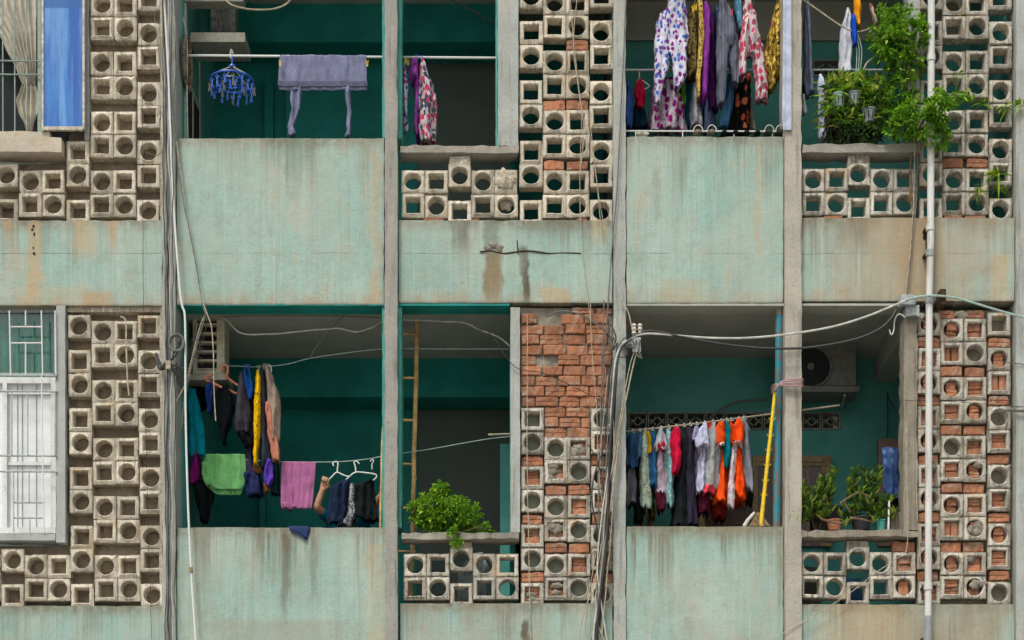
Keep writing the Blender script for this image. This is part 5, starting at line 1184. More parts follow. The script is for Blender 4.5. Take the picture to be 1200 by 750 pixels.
cloth('towel', 'mauve pink towel folded over the lower washing line', 'towel', [G([(541, 330, 370, .6), (552, 329.5, 369.5), (575, 329, 367.5), (590, 329, 366), (596, 330, 365)], .45, flat=dict(amp=.010, ff=4, seed=5)), G([(588, 329, 342), (596, 331, 347)], .435, .014, name='corner')], fb('pinkt', c(172, 105, 150)))
cloth('cloth', 'navy rag hanging over the stained parapet below the pink towel', 'cloth', [G([(616.5, 338, 364), (622, 340, 363), (627, 350, 361), (631.5, 357.5, 359.5)], -.012, .012, fold=.006)], fb('navy2', c(50, 65, 105)))
# white hangers with clothes in front of the person
def wire(pts, d, r=.0065): 
    m = MB(); m.tube([P(x, y, d) for x, y in pts], r, 6, sub=4); return m
h1 = wire([(391, 546), (390, 543), (393, 541), (396, 542.5), (395.5, 549), (395, 554)], .45); h1.tube([P(x, y, .45) for x, y in ((385, 563), (390, 557.5), (395, 553.5), (402, 556.5), (410, 559))], .0065, 6)
solo('clothes_hanger', h1, M['white_pl'], 'white hanger gripped by the hand on the lower washing line', 'hanger')
h2 = wire([(421, 543.5), (418, 540.5), (415, 541.5), (416.5, 547), (417, 553.5)], .45); h2.tube([P(x, y, .45) for x, y in ((405, 563), (410, 558), (417, 553.5), (428, 554), (440, 556), (441, 559.5), (437, 563))], .0065, 6)
solo('clothes_hanger', h2, M['white_pl'], 'white hanger carrying the black shirt on the lower washing line', 'hanger')
h3 = wire([(434, 541), (436, 538.5), (438, 540), (436, 544), (436, 550)], .45, .005); solo('clothes_hanger', h3, M['white_pl'], 'empty white hanger hook nearest the bamboo pole', 'hanger')
cloth('trousers', 'navy trousers hanging from the gripped white hanger, hiding the person', 'trousers', [G([(562, 404, 410), (570, 390, 410), (590, 386, 408), (614, 384, 405)], .44, .05, fold=.02)], fb('navy3', c(32, 44, 70)))
cloth('blouse', 'white lace patterned blouse between the navy trousers and black shirt', 'shirt', [G([(567, 409, 414), (580, 408, 417), (598, 405, 418), (616, 395, 412)], .47, .04)], fb('lace', c(185, 185, 190), 'print', c(70, 70, 80), c(60, 60, 70), 50, .42))
cloth('shirt', 'black shirt hanging from the right white hanger', 'shirt', [G([(563, 433, 438), (568, 415, 438), (590, 415, 439), (604, 416, 440), (612, 428, 443)], .45, .05, fold=.018)], fb('black5', c(26, 32, 34)))
m = MB(); m.tube([P(449, 500, .3), P(447, 560, .3), P(445, 700, .3)], 1.6 * S, 8, wig=.004); solo('bamboo_pole', m, plain('bamboo', (.58, .36, .14), .6, var=.25, scale=14), 'bamboo pole standing inside the balcony against the centre column', 'pole')
# ------------- lower right bay: row on the sloping pole
def rail_y(x): return 506 - (x - 733) * .1215
row = [
 ('shirt', 'denim blue t-shirt at the left end of the lower right row', 'shirt', [G([(1, 739, 744), (8, 736, 748), (22, 735, 749), (42, 734, 745)], .42, .17)], fb('denim', c(55, 95, 135))),
 ('blouse', 'silver satin blouse below the denim blue t-shirt', 'shirt', [G([(40, 735, 743), (60, 734, 745), (86, 735, 745)], .46, .15)], fb('satin', c(120, 118, 128))),
 ('shirt', 'small steel blue t-shirt, second in the lower right row', 'shirt', [G([(3, 748, 751), (12, 745, 752), (28, 744, 751), (34, 745, 750)], .36, .12)], fb('steel', c(75, 110, 140))),
 ('trousers', 'black trousers between the satin blouse and the pale green one', 'trousers', [G([(22, 745, 751), (60, 745, 751), (105, 745, 751)], .46, .12)], fb('black6', c(18, 20, 24))),
 ('blouse', 'pale green printed blouse in the lower right row', 'shirt', [G([(2, 753, 757), (14, 751, 759), (50, 750, 759), (84, 751, 762), (92, 753, 760)], .40, .17)], fb('pgreen', c(180, 200, 180), 'print', c(90, 120, 110), c(150, 90, 80), 42, .3)),
 ('shirt', 'mustard yellow top in the lower right row', 'shirt', [G([(2, 757, 760), (14, 757, 761.5), (30, 758, 761)], .38, .10)], fb('mustard', c(205, 160, 25))),
 ('shirt', 'mid blue denim shirt in the lower right row', 'shirt', [G([(3, 762, 766), (14, 760, 768), (50, 759, 768), (72, 761, 768)], .42, .17)], fb('denim2', c(50, 100, 150))),
 ('trousers', 'olive brown trousers below the mid blue denim shirt', 'trousers', [G([(60, 761, 767), (85, 761, 766), (105, 762, 765)], .5, .08)], fb('olive', c(85, 75, 35))),
 ('shirt', 'white and crimson t-shirt in the lower right row', 'shirt', [G([(0, 773, 775), (10, 770, 778), (20, 769, 779), (27, 770, 777)], .30, .10), G([(15, 769, 778), (26, 769, 776)], .28, .10, name='crimson_band', mat=fb('crimson', c(190, 25, 60)))], fb('whitec', c(205, 208, 218))),
 ('dress', 'mauve and white dress with maroon hem below the white and crimson t-shirt', 'dress', [G([(22, 770, 778), (50, 769, 779), (80, 770, 778)], .40, .15), G([(74, 769, 778), (90, 770, 778), (98, 772, 776)], .39, .14, name='hem', mat=fb('maroon', c(85, 25, 45)))], fb('mauve2', c(185, 165, 180))),
 ('jeans', 'pale turquoise jeans in the lower right row', 'trousers', [G([(2, 781, 785), (15, 780, 786), (50, 779, 787), (84, 779, 788), (92, 781, 787)], .40, .13)], fb('ptq', c(130, 175, 180), 'print', c(85, 130, 145), c(190, 210, 210), 30, .3)),
 ('shirt', 'crimson red shirt in the lower right row', 'shirt', [G([(0, 790, 794), (10, 787, 797), (30, 787, 797), (44, 788, 797), (56, 789, 792)], .34, .15)], fb('crimson2', c(205, 25, 65))),
 ('coat', 'long black coat reaching the parapet in the lower right row', 'coat', [G([(4, 799, 803), (20, 796, 806), (50, 793, 806), (90, 789, 806), (120, 789, 807)], .46, .17)], fb('black7', c(34, 40, 42))),
 ('dress', 'long dark violet dress right of the black coat', 'dress', [G([(4, 806, 811), (16, 804, 813), (60, 804, 813), (120, 806, 814)], .40, .16)], fb('dviolet', c(52, 48, 66))),
 ('shirt', 'pale lavender t-shirt in the lower right row', 'shirt', [G([(3, 814, 817), (12, 812, 820), (24, 812, 821)], .34, .12), G([(22, 813, 818), (60, 813, 819), (85, 814, 819)], .42, .12, name='lower_part', mat=fb('gviolet', c(120, 110, 130)))], fb('plav', c(180, 180, 215))),
 ('shirt', 'white t-shirt with lavender trim in the lower right row', 'shirt', [G([(0, 824, 826), (10, 820, 828), (22, 817, 830), (29, 818, 829)], .26, .12), G([(26, 820, 828), (60, 818, 827), (82, 818, 825)], .36, .14, name='lower_part')], fb('whitel', c(205, 208, 235))),
 ('skirt', 'dark maroon skirt below the white t-shirt', 'skirt', [G([(78, 818, 830), (95, 819, 831), (106, 821, 828)], .42, .14)], fb('maroon', c(85, 25, 45))),
 ('shirt', 'light grey long-sleeved shirt with coral cuff in the lower right row', 'shirt', [G([(1, 834, 837), (14, 830, 840), (40, 827, 842), (74, 826, 840), (79, 827, 838)], .32, .14), G([(73, 826, 836.5), (84, 826, 836)], .30, .13, name='cuff', mat=fb('coral', c(235, 75, 90)))], fb('lgrey', c(165, 168, 168))),
 ('shirt', 'red shirt glimpsed at the rail between white and grey shirts', 'shirt', [G([(0, 829, 833), (12, 829, 833), (20, 830, 832)], .45, .10)], fb('redc', c(190, 50, 50))),
 ('shirt', 'orange t-shirt with pale trim, leftmost of the orange ones', 'shirt', [G([(1, 842, 847), (10, 839, 849), (28, 839, 849)], .28, .12), G([(27, 839, 849), (31, 840, 848)], .275, .125, name='trim', mat=fb('pinktrim', c(225, 190, 185))), G([(30, 841, 847), (60, 837, 850), (90, 835, 851), (98, 837, 850)], .38, .16, name='lower_part')], fb('orange', c(240, 85, 25))),
 ('shirt', 'dark red garment hems under the leftmost orange t-shirt', 'shirt', [G([(92, 832, 848), (104, 834, 850), (114, 838, 848)], .46, .12)], fb('dred', c(120, 30, 25))),
 ('shirt', 'teal top between the orange t-shirts', 'shirt', [G([(2, 850, 852), (14, 848, 855), (40, 848, 856), (57, 849, 853)], .30, .13)], fb('tealc', c(0, 115, 125))),
 ('shirt', 'narrow orange t-shirt in the middle of the orange ones', 'shirt', [G([(2, 855, 857), (12, 853, 858), (32, 854, 858)], .28, .10), G([(50, 849, 858), (80, 847, 860), (98, 849, 860)], .42, .14, name='lower_part')], fb('orange2', c(225, 70, 20))),
 ('cloth', 'white strip with printed dots between the orange shirts', 'cloth', [G([(6, 858, 862), (40, 857, 862), (70, 855, 859), (103, 855, 858)], .28, .07)], fb('wdots', c(215, 205, 210), 'print', c(225, 90, 50), c(90, 120, 150), 32, .25)),
 ('shirt', 'orange t-shirt with long body, rightmost of the orange ones', 'shirt', [G([(0, 863, 867), (10, 860, 869), (29, 860, 869)], .24, .12), G([(28, 859, 869), (32, 860, 868)], .235, .125, name='trim', mat=fb('pinktrim', c(225, 190, 185))), G([(31, 861, 868), (60, 857, 872), (88, 856, 874), (96, 860, 871)], .34, .15, name='lower_part')], fb('orange3', c(250, 80, 20))),
 ('shirt', 'grey long-sleeved shirt at the right end of the lower right row', 'shirt', [G([(0, 869, 873), (15, 867, 876), (45, 869, 879), (75, 873, 882), (86, 875, 881)], .30, .15)], fb('ggrey', c(125, 132, 142))),
 ('trousers', 'dark garment end below the grey long-sleeved shirt', 'trousers', [G([(78, 873, 882), (92, 875, 882), (99, 876, 881)], .42, .1)], fb('charcoal', c(45, 48, 52)))]
for nm, lb, ct, pcs, mt in row:
    x0 = pcs[0]['rows'][0][1]; ry = rail_y(x0)
    for p in pcs:
        n_ = len(p['rows']); p['ragged'] = 5.0
        p['rows'] = [(r_[0] + ry + 1, r_[1] - (1.3 if i else 0) - (1.0 if i == n_ - 1 else 0), r_[2] + (1.5 if i else .3) + (1.0 if i == n_ - 1 else 0)) for i, r_ in enumerate(p['rows'])]
    cloth(nm, lb, ct, pcs, mt)
for x_, lb in ((741, 'denim blue t-shirt at the left end'), (749, 'small steel blue t-shirt'), (755, 'pale green printed blouse'), (764, 'mid blue denim shirt'), (774, 'white and crimson t-shirt'), (783, 'pale turquoise jeans'), (792, 'crimson red shirt'), (800.5, 'long black coat'), (808, 'long dark violet dress'), (815.5, 'pale lavender t-shirt'), (825, 'white t-shirt with lavender trim'), (835, 'light grey shirt with coral cuff'), (844.5, 'leftmost orange t-shirt'), (851, 'teal top'), (856, 'narrow middle orange t-shirt'), (865, 'rightmost orange t-shirt'), (871, 'grey long-sleeved shirt at the right end')):
    y_ = rail_y(x_); hook(x_, y_ - .5, y_ + 3, .42, M['white_pl'], 'hanger on the sloping pole holding the ' + lb, 'hangers along the sloping pole')
for i, (x_, lb) in enumerate(((783, 'purple and blue leaf trousers, left end'), (797, 'purple and blue leaf trousers, right end'), (815, 'olive leopard blouse'), (829, 'bright purple dress'), (844, 'slate grey striped trousers'), (875, 'white blouse with roses, left shoulder'), (884, 'white blouse with roses, right shoulder'), (912, 'shiny gold dress'))):
    hook(x_, -8, -1 if i else 4, d2, M['white_pl'], 'hanger at the top edge holding the ' + lb, 'hangers on the top rail')

# ---------------------------------------------------------------- poles, ladder, towel board, broom
yp = thing('spiked_pole', 'bright yellow pole with paired thorns leaning beside the blue painted post', 'pole', P(891, 617, .05))
a, b = P(891.5, 617, .06), P(908, 460, -.02)
m = MB(); m.tube([a, b], 2.6 * S, 10, sub=1, r2=1.9 * S); part('shaft', m, M['yellow'], yp)
for y_ in (493, 512, 529, 547, 565, 582):
    t = (617 - y_) / 157; q = a.lerp(b, t)
    for sg in (-1, 1):
        m = MB(); m.tube([q, q + Vector((sg * .022, -.01, .010)), q + Vector((sg * .028, -.01, .026))], .004, 5, r2=.0012); part('thorn', m, M['yellow'], yp)
bp = thing('painted_post', 'peeling blue painted wooden post tied to the beige column with pink cord', 'post', P(912, 700, .02))
m = MB(); m.tube([P(913.5, 370, .07), P(911.5, 500, .07), P(909, 700, .07)], 4.4 * S, 8, wig=.003)
nb = N('peeling_blue', .8, .2); part('shaft', m, nb.out(nb.mix(nb.step(nb.noise(1, 6, .75, nb.mp((22, 22, 6))), .45, .56), (.02, .22, .30, 1), (.16, .12, .09, 1))), bp)
m = MB(); m.tube([P(913.6, 361, .07), P(913.5, 371, .07)], 4.2 * S, 8, sub=1); part('bare_end', m, M['wood_grey'], bp)
m = MB()
for k in range(5):
    o_ = k * 1.9
    m.tube([P(904, 461 - o_, .10), P(908, 458 - o_, -.06), P(918, 446 + k * 1.5, -.085), P(939.5, 444 + k * 2.2, -.085), P(940, 446 + k * 2.2, .10)], .006, 5, wig=.004, seed=k)
solo('pink_cord', m, plain('faded_pink', (.38, .24, .24), .8), 'faded pink cord wound round the beige column and blue post', 'cord')
br_ = thing('broom', 'worn straw hand broom with pale handle lying on the parapet beside the yellow pole', 'broom', P(885, 617, .08))
m = MB()
for k in range(90):
    u = rnd.random(); e = P(876 + u * 27, 617.2 - rnd.random() * 2, .02 + rnd.random() * .1); s_ = P(890 + rnd.uniform(-5, 5), 603 + rnd.uniform(-3, 3), .08 + rnd.uniform(-.02, .02)); m.tube([s_, e], .0028, 3, sub=1)
part('bristles', m, plain('straw', (.30, .22, .12), .9, var=.3), br_, kind='stuff')
m = MB(); m.tube([P(872, 617, .04), P(877, 609, .05), P(884, 601, .08)], .018, 8, r2=.013); part('handle', m, M['cable_white'], br_)
lad = thing('ladder', 'bamboo ladder leaning upright behind the centre column', 'ladder', P(482, 700, .55))
bam = bpy.data.materials['bamboo']
m = MB(); m.tube([P(488.5, 372, .5), P(488, 420, .5), P(486.5, 480, .5), P(484.5, 560, .5), P(482, 700, .5)], 2.7 * S, 8, wig=.006); part('rail', m, bam, lad)
for y_ in (400, 450, 500, 560, 618): 
    q = MB(); q.tube([P(487.5, y_ - .6, .5), P(486.5, y_ + .6, .5)], 2.7 * S, 8, sub=1); part('node', q, bam, lad)
m = MB(); m.tube([P(458, 372, .5), P(457, 480, .5), P(454, 700, .5)], 2.2 * S, 8, wig=.006); part('rail', m, bam, lad)
for y_ in (391, 442.5, 492, 543.5, 595, 646):
    m = MB(); m.tube([P(456, y_, .5), P(487, y_ + .5, .5)], 1.5 * S, 7, sub=1); part('rung', m, bam, lad)
m = MB(); m.pbox(1029.5, 1055, 514, 640, .62, .68); solo('wooden_board', m, plain('dark_board', (.07, .045, .03), .7), 'tall dark wooden board behind the mottled blue towel', 'board')
cloth('towel', 'mottled blue towel hanging over the dark wooden board, lower right', 'towel', [G([(524, 1033, 1052), (527, 1032, 1053), (555, 1034, 1053), (575, 1035, 1054), (586, 1038, 1053)], .56, .03, fold=.01)], fb('mottled', c(70, 100, 150), 'flower', c(105, 130, 175), c(45, 65, 115), 16, .4))
m = MB(); m.pbox(1055.5, 1059, 538, 550, .25, .30); solo('orange_block', m, M['brick'], 'small terracotta block beside the blue towel', 'block')

# ---------------------------------------------------------------- plants
def leafmat(name, rgb):
    n = N(name, .55, .35); cc = n.mix(n.step(n.noise(25, 3), .3, .7), tuple(v * .7 for v in rgb[:3]) + (1,), rgb)
    n.setin(n.b.inputs['Base Color'], cc)
    tr = n.nt.nodes.new('ShaderNodeBsdfTranslucent'); n.L(cc, tr.inputs[0]); mx = n.nt.nodes.new('ShaderNodeMixShader'); mx.inputs[0].default_value = .3
    n.L(n.b.outputs[0], mx.inputs[1]); n.L(tr.outputs[0], mx.inputs[2]); n.L(mx.outputs[0], n.nt.nodes['Material Output'].inputs[0]); return n.mat
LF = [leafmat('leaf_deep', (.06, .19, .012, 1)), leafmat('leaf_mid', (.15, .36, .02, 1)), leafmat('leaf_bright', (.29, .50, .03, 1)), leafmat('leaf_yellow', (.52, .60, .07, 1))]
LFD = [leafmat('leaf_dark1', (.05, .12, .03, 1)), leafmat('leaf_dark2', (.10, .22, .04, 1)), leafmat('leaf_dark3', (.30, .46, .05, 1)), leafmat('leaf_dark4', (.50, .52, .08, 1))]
M['stem'] = plain('plant_stem', (.16, .11, .06), .9, var=.3); M['soil'] = plain('dark_soil_roots', (.025, .018, .012), .95, var=.4)
def leaf(mb, p, dr, L_, W_, mi, droop=.3, seg=2):
    dr = dr.normalized(); sd_ = dr.cross(Vector((0, 0, 1)));
    if sd_.length < .05: sd_ = Vector((1, 0, 0))
    sd_.normalize(); sd_ = (Matrix.Rotation(rnd.uniform(-.9, .9), 3, dr) @ sd_); up = sd_.cross(dr)
    vs = [p]; n_ = seg
    for i in range(1, n_ + 1):
        t = i / (n_ + 1); w_ = W_ * math.sin(math.pi * (t ** .8)) * .5
        q = p + dr * L_ * t - Vector((0, 0, 1)) * droop * L_ * t * t
        vs += [q - sd_ * w_ + up * w_ * .35, q, q + sd_ * w_ + up * w_ * .35]
    vs.append(p + dr * L_ - Vector((0, 0, 1)) * droop * L_)
    fs = [(0, 2, 1), (0, 3, 2)]
    for i in range(n_ - 1):
        a = 1 + i * 3; fs += [(a, a + 1, a + 4, a + 3), (a + 1, a + 2, a + 5, a + 4)]
    a = 1 + (n_ - 1) * 3; e = len(vs) - 1; fs += [(a, a + 1, e), (a + 1, a + 2, e)]
    mb.add(vs, fs, mi, True)
def foliage(ells, per, L_, W_, wts=(.2, .4, .3, .1), seg=2):
    """rosettes of leaves spread through ellipsoids given as (px, py, depth, rx px, ry px, rz m, clusters)"""
    mb = MB()
    for (cx, cy, d_, rx, ry, rz, nc) in ells:
        for _ in range(nc):
            while True:
                v = Vector((rnd.uniform(-1, 1), rnd.uniform(-1, 1), rnd.uniform(-1, 1)))
                if .15 < v.length < 1: break
            v = v.normalized() * (v.length ** .55)
            cpt = P(cx, cy, d_) + Vector((v.x * rx * S, v.y * rz, v.z * ry * S))
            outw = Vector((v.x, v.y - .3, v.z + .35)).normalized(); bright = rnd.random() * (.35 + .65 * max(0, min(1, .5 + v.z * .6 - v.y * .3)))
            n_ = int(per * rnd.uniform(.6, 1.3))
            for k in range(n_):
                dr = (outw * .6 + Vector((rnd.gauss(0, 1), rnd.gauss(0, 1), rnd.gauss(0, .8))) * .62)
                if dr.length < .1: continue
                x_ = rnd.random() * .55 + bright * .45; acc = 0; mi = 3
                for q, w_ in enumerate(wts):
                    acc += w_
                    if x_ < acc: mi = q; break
                leaf(mb, cpt + dr.normalized() * rnd.uniform(0, .02), dr, L_ * rnd.uniform(.6, 1.25), W_ * rnd.uniform(.7, 1.2), mi, rnd.uniform(.05, .5), seg)
    return mb
def stems(root, lines, r=.008, mat='stem'):
    for ln in lines:
        m = MB(); m.tube([P(*p) for p in ln], r, 6, sub=5, wig=.008, seed=ln[0][0], r2=r * .5); part('stem', m, M[mat], root)
# bush on the ledge, lower middle
b1 = thing('bush', 'bright green leafy bush growing over the ledge of the lower middle balcony', 'bush', P(515, 622, .1))
part('foliage', foliage([(502, 598, .1, 21, 18, .16, 95), (527, 599, .08, 24, 17, .17, 100), (547, 605, .06, 17, 13, .14, 60), (516, 578, .12, 9, 11, .09, 32), (531, 625, -.04, 4, 11, .03, 8), (536, 637, -.05, 5, 3.5, .03, 7), (569, 620, .0, 4, 5, .04, 8), (507, 610, .02, 18, 10, .08, 34)], 11, .042, .024, (.12, .40, .36, .12)), LF, b1, kind='stuff')
stems(b1, [[(515, 622, .1), (512, 600, .12), (500, 585, .12)], [(520, 622, .1), (530, 605, .1), (545, 600, .1)], [(517, 621, .1), (519, 595, .12), (517, 572, .14)], [(545, 622, .0), (560, 618, 0), (570, 621, 0)]])
# climbing shrub on the upper right
b2 = thing('climbing_shrub', 'large bright green climbing shrub spilling over the ledge around the drain pipe', 'shrub', P(1068, 168, -.05))
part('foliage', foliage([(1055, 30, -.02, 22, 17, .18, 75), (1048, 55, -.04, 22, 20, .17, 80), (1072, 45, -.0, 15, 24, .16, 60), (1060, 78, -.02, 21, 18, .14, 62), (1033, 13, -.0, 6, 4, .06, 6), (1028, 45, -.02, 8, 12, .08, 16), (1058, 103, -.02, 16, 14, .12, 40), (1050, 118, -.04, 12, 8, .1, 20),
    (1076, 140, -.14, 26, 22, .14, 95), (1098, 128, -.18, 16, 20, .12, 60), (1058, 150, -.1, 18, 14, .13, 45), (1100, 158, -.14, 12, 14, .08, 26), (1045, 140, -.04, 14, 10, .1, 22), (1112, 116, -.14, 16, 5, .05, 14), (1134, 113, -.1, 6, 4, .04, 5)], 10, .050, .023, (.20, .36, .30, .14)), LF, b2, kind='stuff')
stems(b2, [[(1072, 172, .02), (1066, 140, 0), (1062, 100, 0), (1058, 60, 0), (1050, 25, 0)], [(1072, 172, .02), (1078, 150, -.05), (1090, 130, -.1)], [(1064, 110, 0), (1050, 90, 0), (1040, 60, 0)], [(1069, 240, .0), (1066, 205, -.02), (1070, 172, .0)], [(1100, 128, -.1), (1120, 115, -.12), (1136, 112, -.1)]], .012)
# fern-like weeds in the upper right block holes
def weed(cx, cy, d_, n_, L_, mats, label, name='weed', spread=1.3, W_=.014, wts=(.2, .3, .3, .2), bias=(0, 0, .4)):
    mb = MB(); o_ = P(cx, cy, d_)
    for k in range(n_):
        dr = Vector((rnd.gauss(0, spread), -abs(rnd.gauss(.3, .4)), rnd.gauss(0, spread * .6))) + Vector(bias)
        leaf(mb, o_ + Vector((rnd.uniform(-.02, .02), 0, rnd.uniform(-.015, .015))), dr, L_ * rnd.uniform(.6, 1.2), W_, rnd.choice((0, 1, 2, 2, 3)), .5, 3)
    return solo(name, mb, mats, label, 'weed', kind=None)
weed(1125, 88, .0, 9, .10, LF, 'thin green sprig sticking out of a square hole beside the climbing shrub')
weed(1152, 122, .02, 14, .10, LF, 'low leafy weed in the slot right of the climbing shrub')
weed(1170, 204, .0, 34, .16, LF, 'yellow-green fern growing from the blocks at the right edge, upper floor', spread=1, W_=.016, bias=(-.9, 0, .1))
weed(1178, 126, .0, 18, .10, LF, 'small vine dangling over a square hole near the right column', bias=(-.3, 0, -.3))
weed(1170, 223, .03, 9, .07, LF, 'little green weed sitting in a slot below the fern')
weed(1148, 218, .0, 10, .12, LFD, 'dark sprig hanging from the fern towards the round hole', bias=(-.2, 0, -.8))
weed(1196, 122, -.06, 26, .09, LF, 'leafy sprig at the right picture edge on the right column')
weed(936, 600, -.0, 16, .13, LFD, 'dark leaf spray poking past the beige column', spread=.8, bias=(-1, 0, .1))
weed(995, 660, .09, 1, .02, LFD, 'tiny leaf in a hole of the lower right low rail') if False else None
# orchids in hanging pots
orch = thing('orchid_cluster', 'mass of dark roots with strappy orchid leaves hanging above the upper right ledge', 'orchid', P(995, 165, .05))
m = MB()
for k in range(260):
    a0 = P(rnd.uniform(970, 1026), rnd.uniform(118, 138), rnd.uniform(.0, .25)); 
    m.tube([a0, a0 + Vector((rnd.uniform(-.05, .05), rnd.uniform(-.03, .03), -.10)), a0 + Vector((rnd.uniform(-.1, .1), rnd.uniform(-.05, .05), -rnd.uniform(.16, .30)))], .0065, 3, sub=2)
part('roots', m, M['soil'], orch, kind='stuff')
mb = MB()
for k in range(950):
    cx = rnd.uniform(968, 1038); cy = rnd.uniform(90, 146) + abs(cx - 1000) * .2; dr = Vector((rnd.gauss(0, .8), rnd.gauss(-.2, .5), rnd.uniform(.1, 1.3)))
    leaf(mb, P(cx, cy, rnd.uniform(-.05, .22)), dr, rnd.uniform(.09, .19), .030, rnd.choice((0, 1, 1, 2, 2, 3)), rnd.uniform(.2, .9), 3)
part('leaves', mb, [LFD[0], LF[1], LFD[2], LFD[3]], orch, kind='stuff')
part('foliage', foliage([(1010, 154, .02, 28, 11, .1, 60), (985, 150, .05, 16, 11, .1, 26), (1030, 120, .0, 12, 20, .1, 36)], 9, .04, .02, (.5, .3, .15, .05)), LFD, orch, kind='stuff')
def potmesh(w_, h_):
    m = MB(); n = 18; m.lathe((0, 0, 0), [(0, 0), (w_ * .38, 0), (w_ * .5, h_), (w_ * .54, h_), (w_ * .54, h_ * 1.10), (w_ * .47, h_ * 1.10), (w_ * .45, h_ * .8), (0, h_ * .8)], n)
    return m
def pot(cx, cy, d_, w_, h_, mat, label, slots=True):
    o_ = thing('flower_pot', label, 'flower pot', P(cx, cy, d_)); m = potmesh(w_, h_); m.v = [tuple(Vector(v) + P(cx, cy, d_)) for v in m.v]
    part('body', m, mat, o_)
    if slots:
        for k in range(9):
            a = 2 * math.pi * k / 9 + .3; b_ = P(cx, cy, d_); e = MB()
            e.tube([b_ + Vector((math.cos(a) * w_ * .42, math.sin(a) * w_ * .42, h_ * .2)), b_ + Vector((math.cos(a) * w_ * .49, math.sin(a) * w_ * .49, h_ * .8))], .004, 4, sub=1); part('slot', e, M['dark'], o_)
M['pot_teal'] = plain('grey_teal_pot', (.20, .30, .27), .6, var=.2, scale=20); M['pot_grey'] = plain('grey_pot', (.20, .22, .23), .6, var=.2, scale=20)
pot(983, 126, -.02, .105, .10, M['pot_teal'], 'grey-teal slotted orchid pot, leftmost of the hanging pots')
pot(1001, 123, -.04, .10, .09, M['pot_grey'], 'mid grey slotted orchid pot in the middle of the hanging pots')
pot(1018, 144, -.03, .115, .10, M['pot_grey'], 'grey orchid pot hanging lowest under the leaves')
pot(1028, 135, .08, .085, .09, plain('darker_pot', (.10, .115, .12), .6), 'dark orchid pot at the right of the hanging pots')
m = MB(); m.tube([P(1012, 82, .1), P(1016, 74, .1), P(1022, 69, .1), P(1028, 67, .1)], .009, 6); solo('bent_stake', m, M['cable_beige'], 'pale bent stake end above the orchids', 'stake')
m = MB()
for k in range(3): m.tube([P(1001 + k * 2, 40, .1), P(1004 + k * 3, 60, .1), P(1003 + k * 2, 90, .1)], .004, 5)
solo('hanging_wires', m, M['cable_teal'], 'thin pale wires holding up the orchids', 'wire', kind='stuff')
# succulents in the lower right balcony
def rosette_stalk(mb, base, tip, n_, L_, W_, wts):
    for k in range(n_):
        t = (k + rnd.random()) / n_; p = base.lerp(tip, t); a = rnd.uniform(0, 6.28)
        up_ = .55 + .7 * t
        dr = Vector((math.cos(a), math.sin(a), up_)); x_ = rnd.random(); mi = 0 if x_ < wts[0] else 1 if x_ < wts[0] + wts[1] else 2 if x_ < .9 else 3
        leaf(mb, p, dr, L_ * rnd.uniform(.7, 1.1), W_, mi, rnd.uniform(-.1, .25), 3)
s1 = thing('potted_succulent', 'tall succulent with upright yellow-green stalks behind the beige column, lower right ledge', 'plant', P(955, 620, .25))
mb = MB()
for (x0, y0, x1, y1) in ((950, 600, 962, 562), (956, 602, 972, 566), (968, 600, 980, 550), (944, 602, 940, 570), (950, 612, 932, 598), (945, 612, 950, 590), (962, 610, 975, 600), (940, 615, 935, 585), (958, 590, 968, 560), (942, 606, 945, 578), (935, 618, 948, 600)):
    rosette_stalk(mb, P(x0, y0, .16), P(x1, y1, .06), 52, .092, .030, (.22, .40))
part('leaves', mb, LFD[:1] + LFD[1:], s1, kind='stuff')
s2 = thing('potted_succulent', 'spreading succulent with several leafy stalks beside the blue towel, lower right ledge', 'plant', P(1008, 620, .2))
mb = MB()
for (x0, y0, x1, y1) in ((1000, 595, 993, 562), (999, 590, 1003, 552), (1013, 592, 1020, 556), (1018, 590, 1014, 552), (1025, 596, 1030, 548), (1008, 600, 990, 596), (1020, 605, 1045, 588), (1025, 608, 1050, 602), (1002, 606, 985, 606), (1010, 600, 1008, 575), (1034, 612, 1046, 610), (1012, 612, 1026, 612), (998, 612, 990, 618), (1030, 600, 1040, 584), (1016, 600, 1024, 578)):
    rosette_stalk(mb, P(x0, y0, .16), P(x1, y1, .05), 52, .092, .030, (.28, .40))
part('leaves', mb, LFD, s2, kind='stuff')
stems(s1, [[(955, 620, .25), (952, 600, .2), (960, 565, .12)], [(960, 620, .25), (966, 600, .2), (979, 552, .12)]], .01)
stems(s2, [[(1008, 620, .2), (1000, 590, .15), (994, 562, .1)], [(1012, 620, .2), (1018, 590, .15), (1015, 553, .1)], [(985, 590, .0), (995, 583, -.02), (1008, 578, -.02), (1020, 584, 0)], [(962, 608, .0), (978, 613, -.03), (992, 612, -.03), (998, 605, 0)], [(998, 607, .0), (1012, 609, -.03), (1024, 613, -.02)], [(996, 600, .02), (990, 588, .0), (1000, 580, 0)]], .010)
m = MB(); m.pbox(954, 986, 594, 622, .25, .45); m.pbox(951, 988, 592, 595, .23, .47); solo('planter_box', m, plain('black_planter', (.03, .028, .028), .7, var=.3), 'dark rectangular planter with grey rim on the lower right ledge', 'planter')
pot(978, 622, .1, .13, .08, M['brick'], 'terracotta pot low on the lower right ledge', False)
pot(1009, 622, .1, .17, .10, plain('black_pot', (.02, .02, .022), .5), 'black pot under the spreading succulent', False)
pot(1032, 622, .12, .10, .08, M['teal_light'], 'teal pot at the right of the spreading succulent', False)
m = MB(); m.tube([P(1042, 587, .05), P(1041, 622, .05)], .009, 6, sub=1); solo('plant_label_stick', m, M['white_pl'], 'white stick standing among the succulent leaves near the towel', 'stick')
m = MB()
for k in range(7): m.tube([P(1046 + k * 1.6, 600, .1), P(1045 + k * 1.7, 622, .1)], .006, 4, sub=1, wig=.006, seed=k)
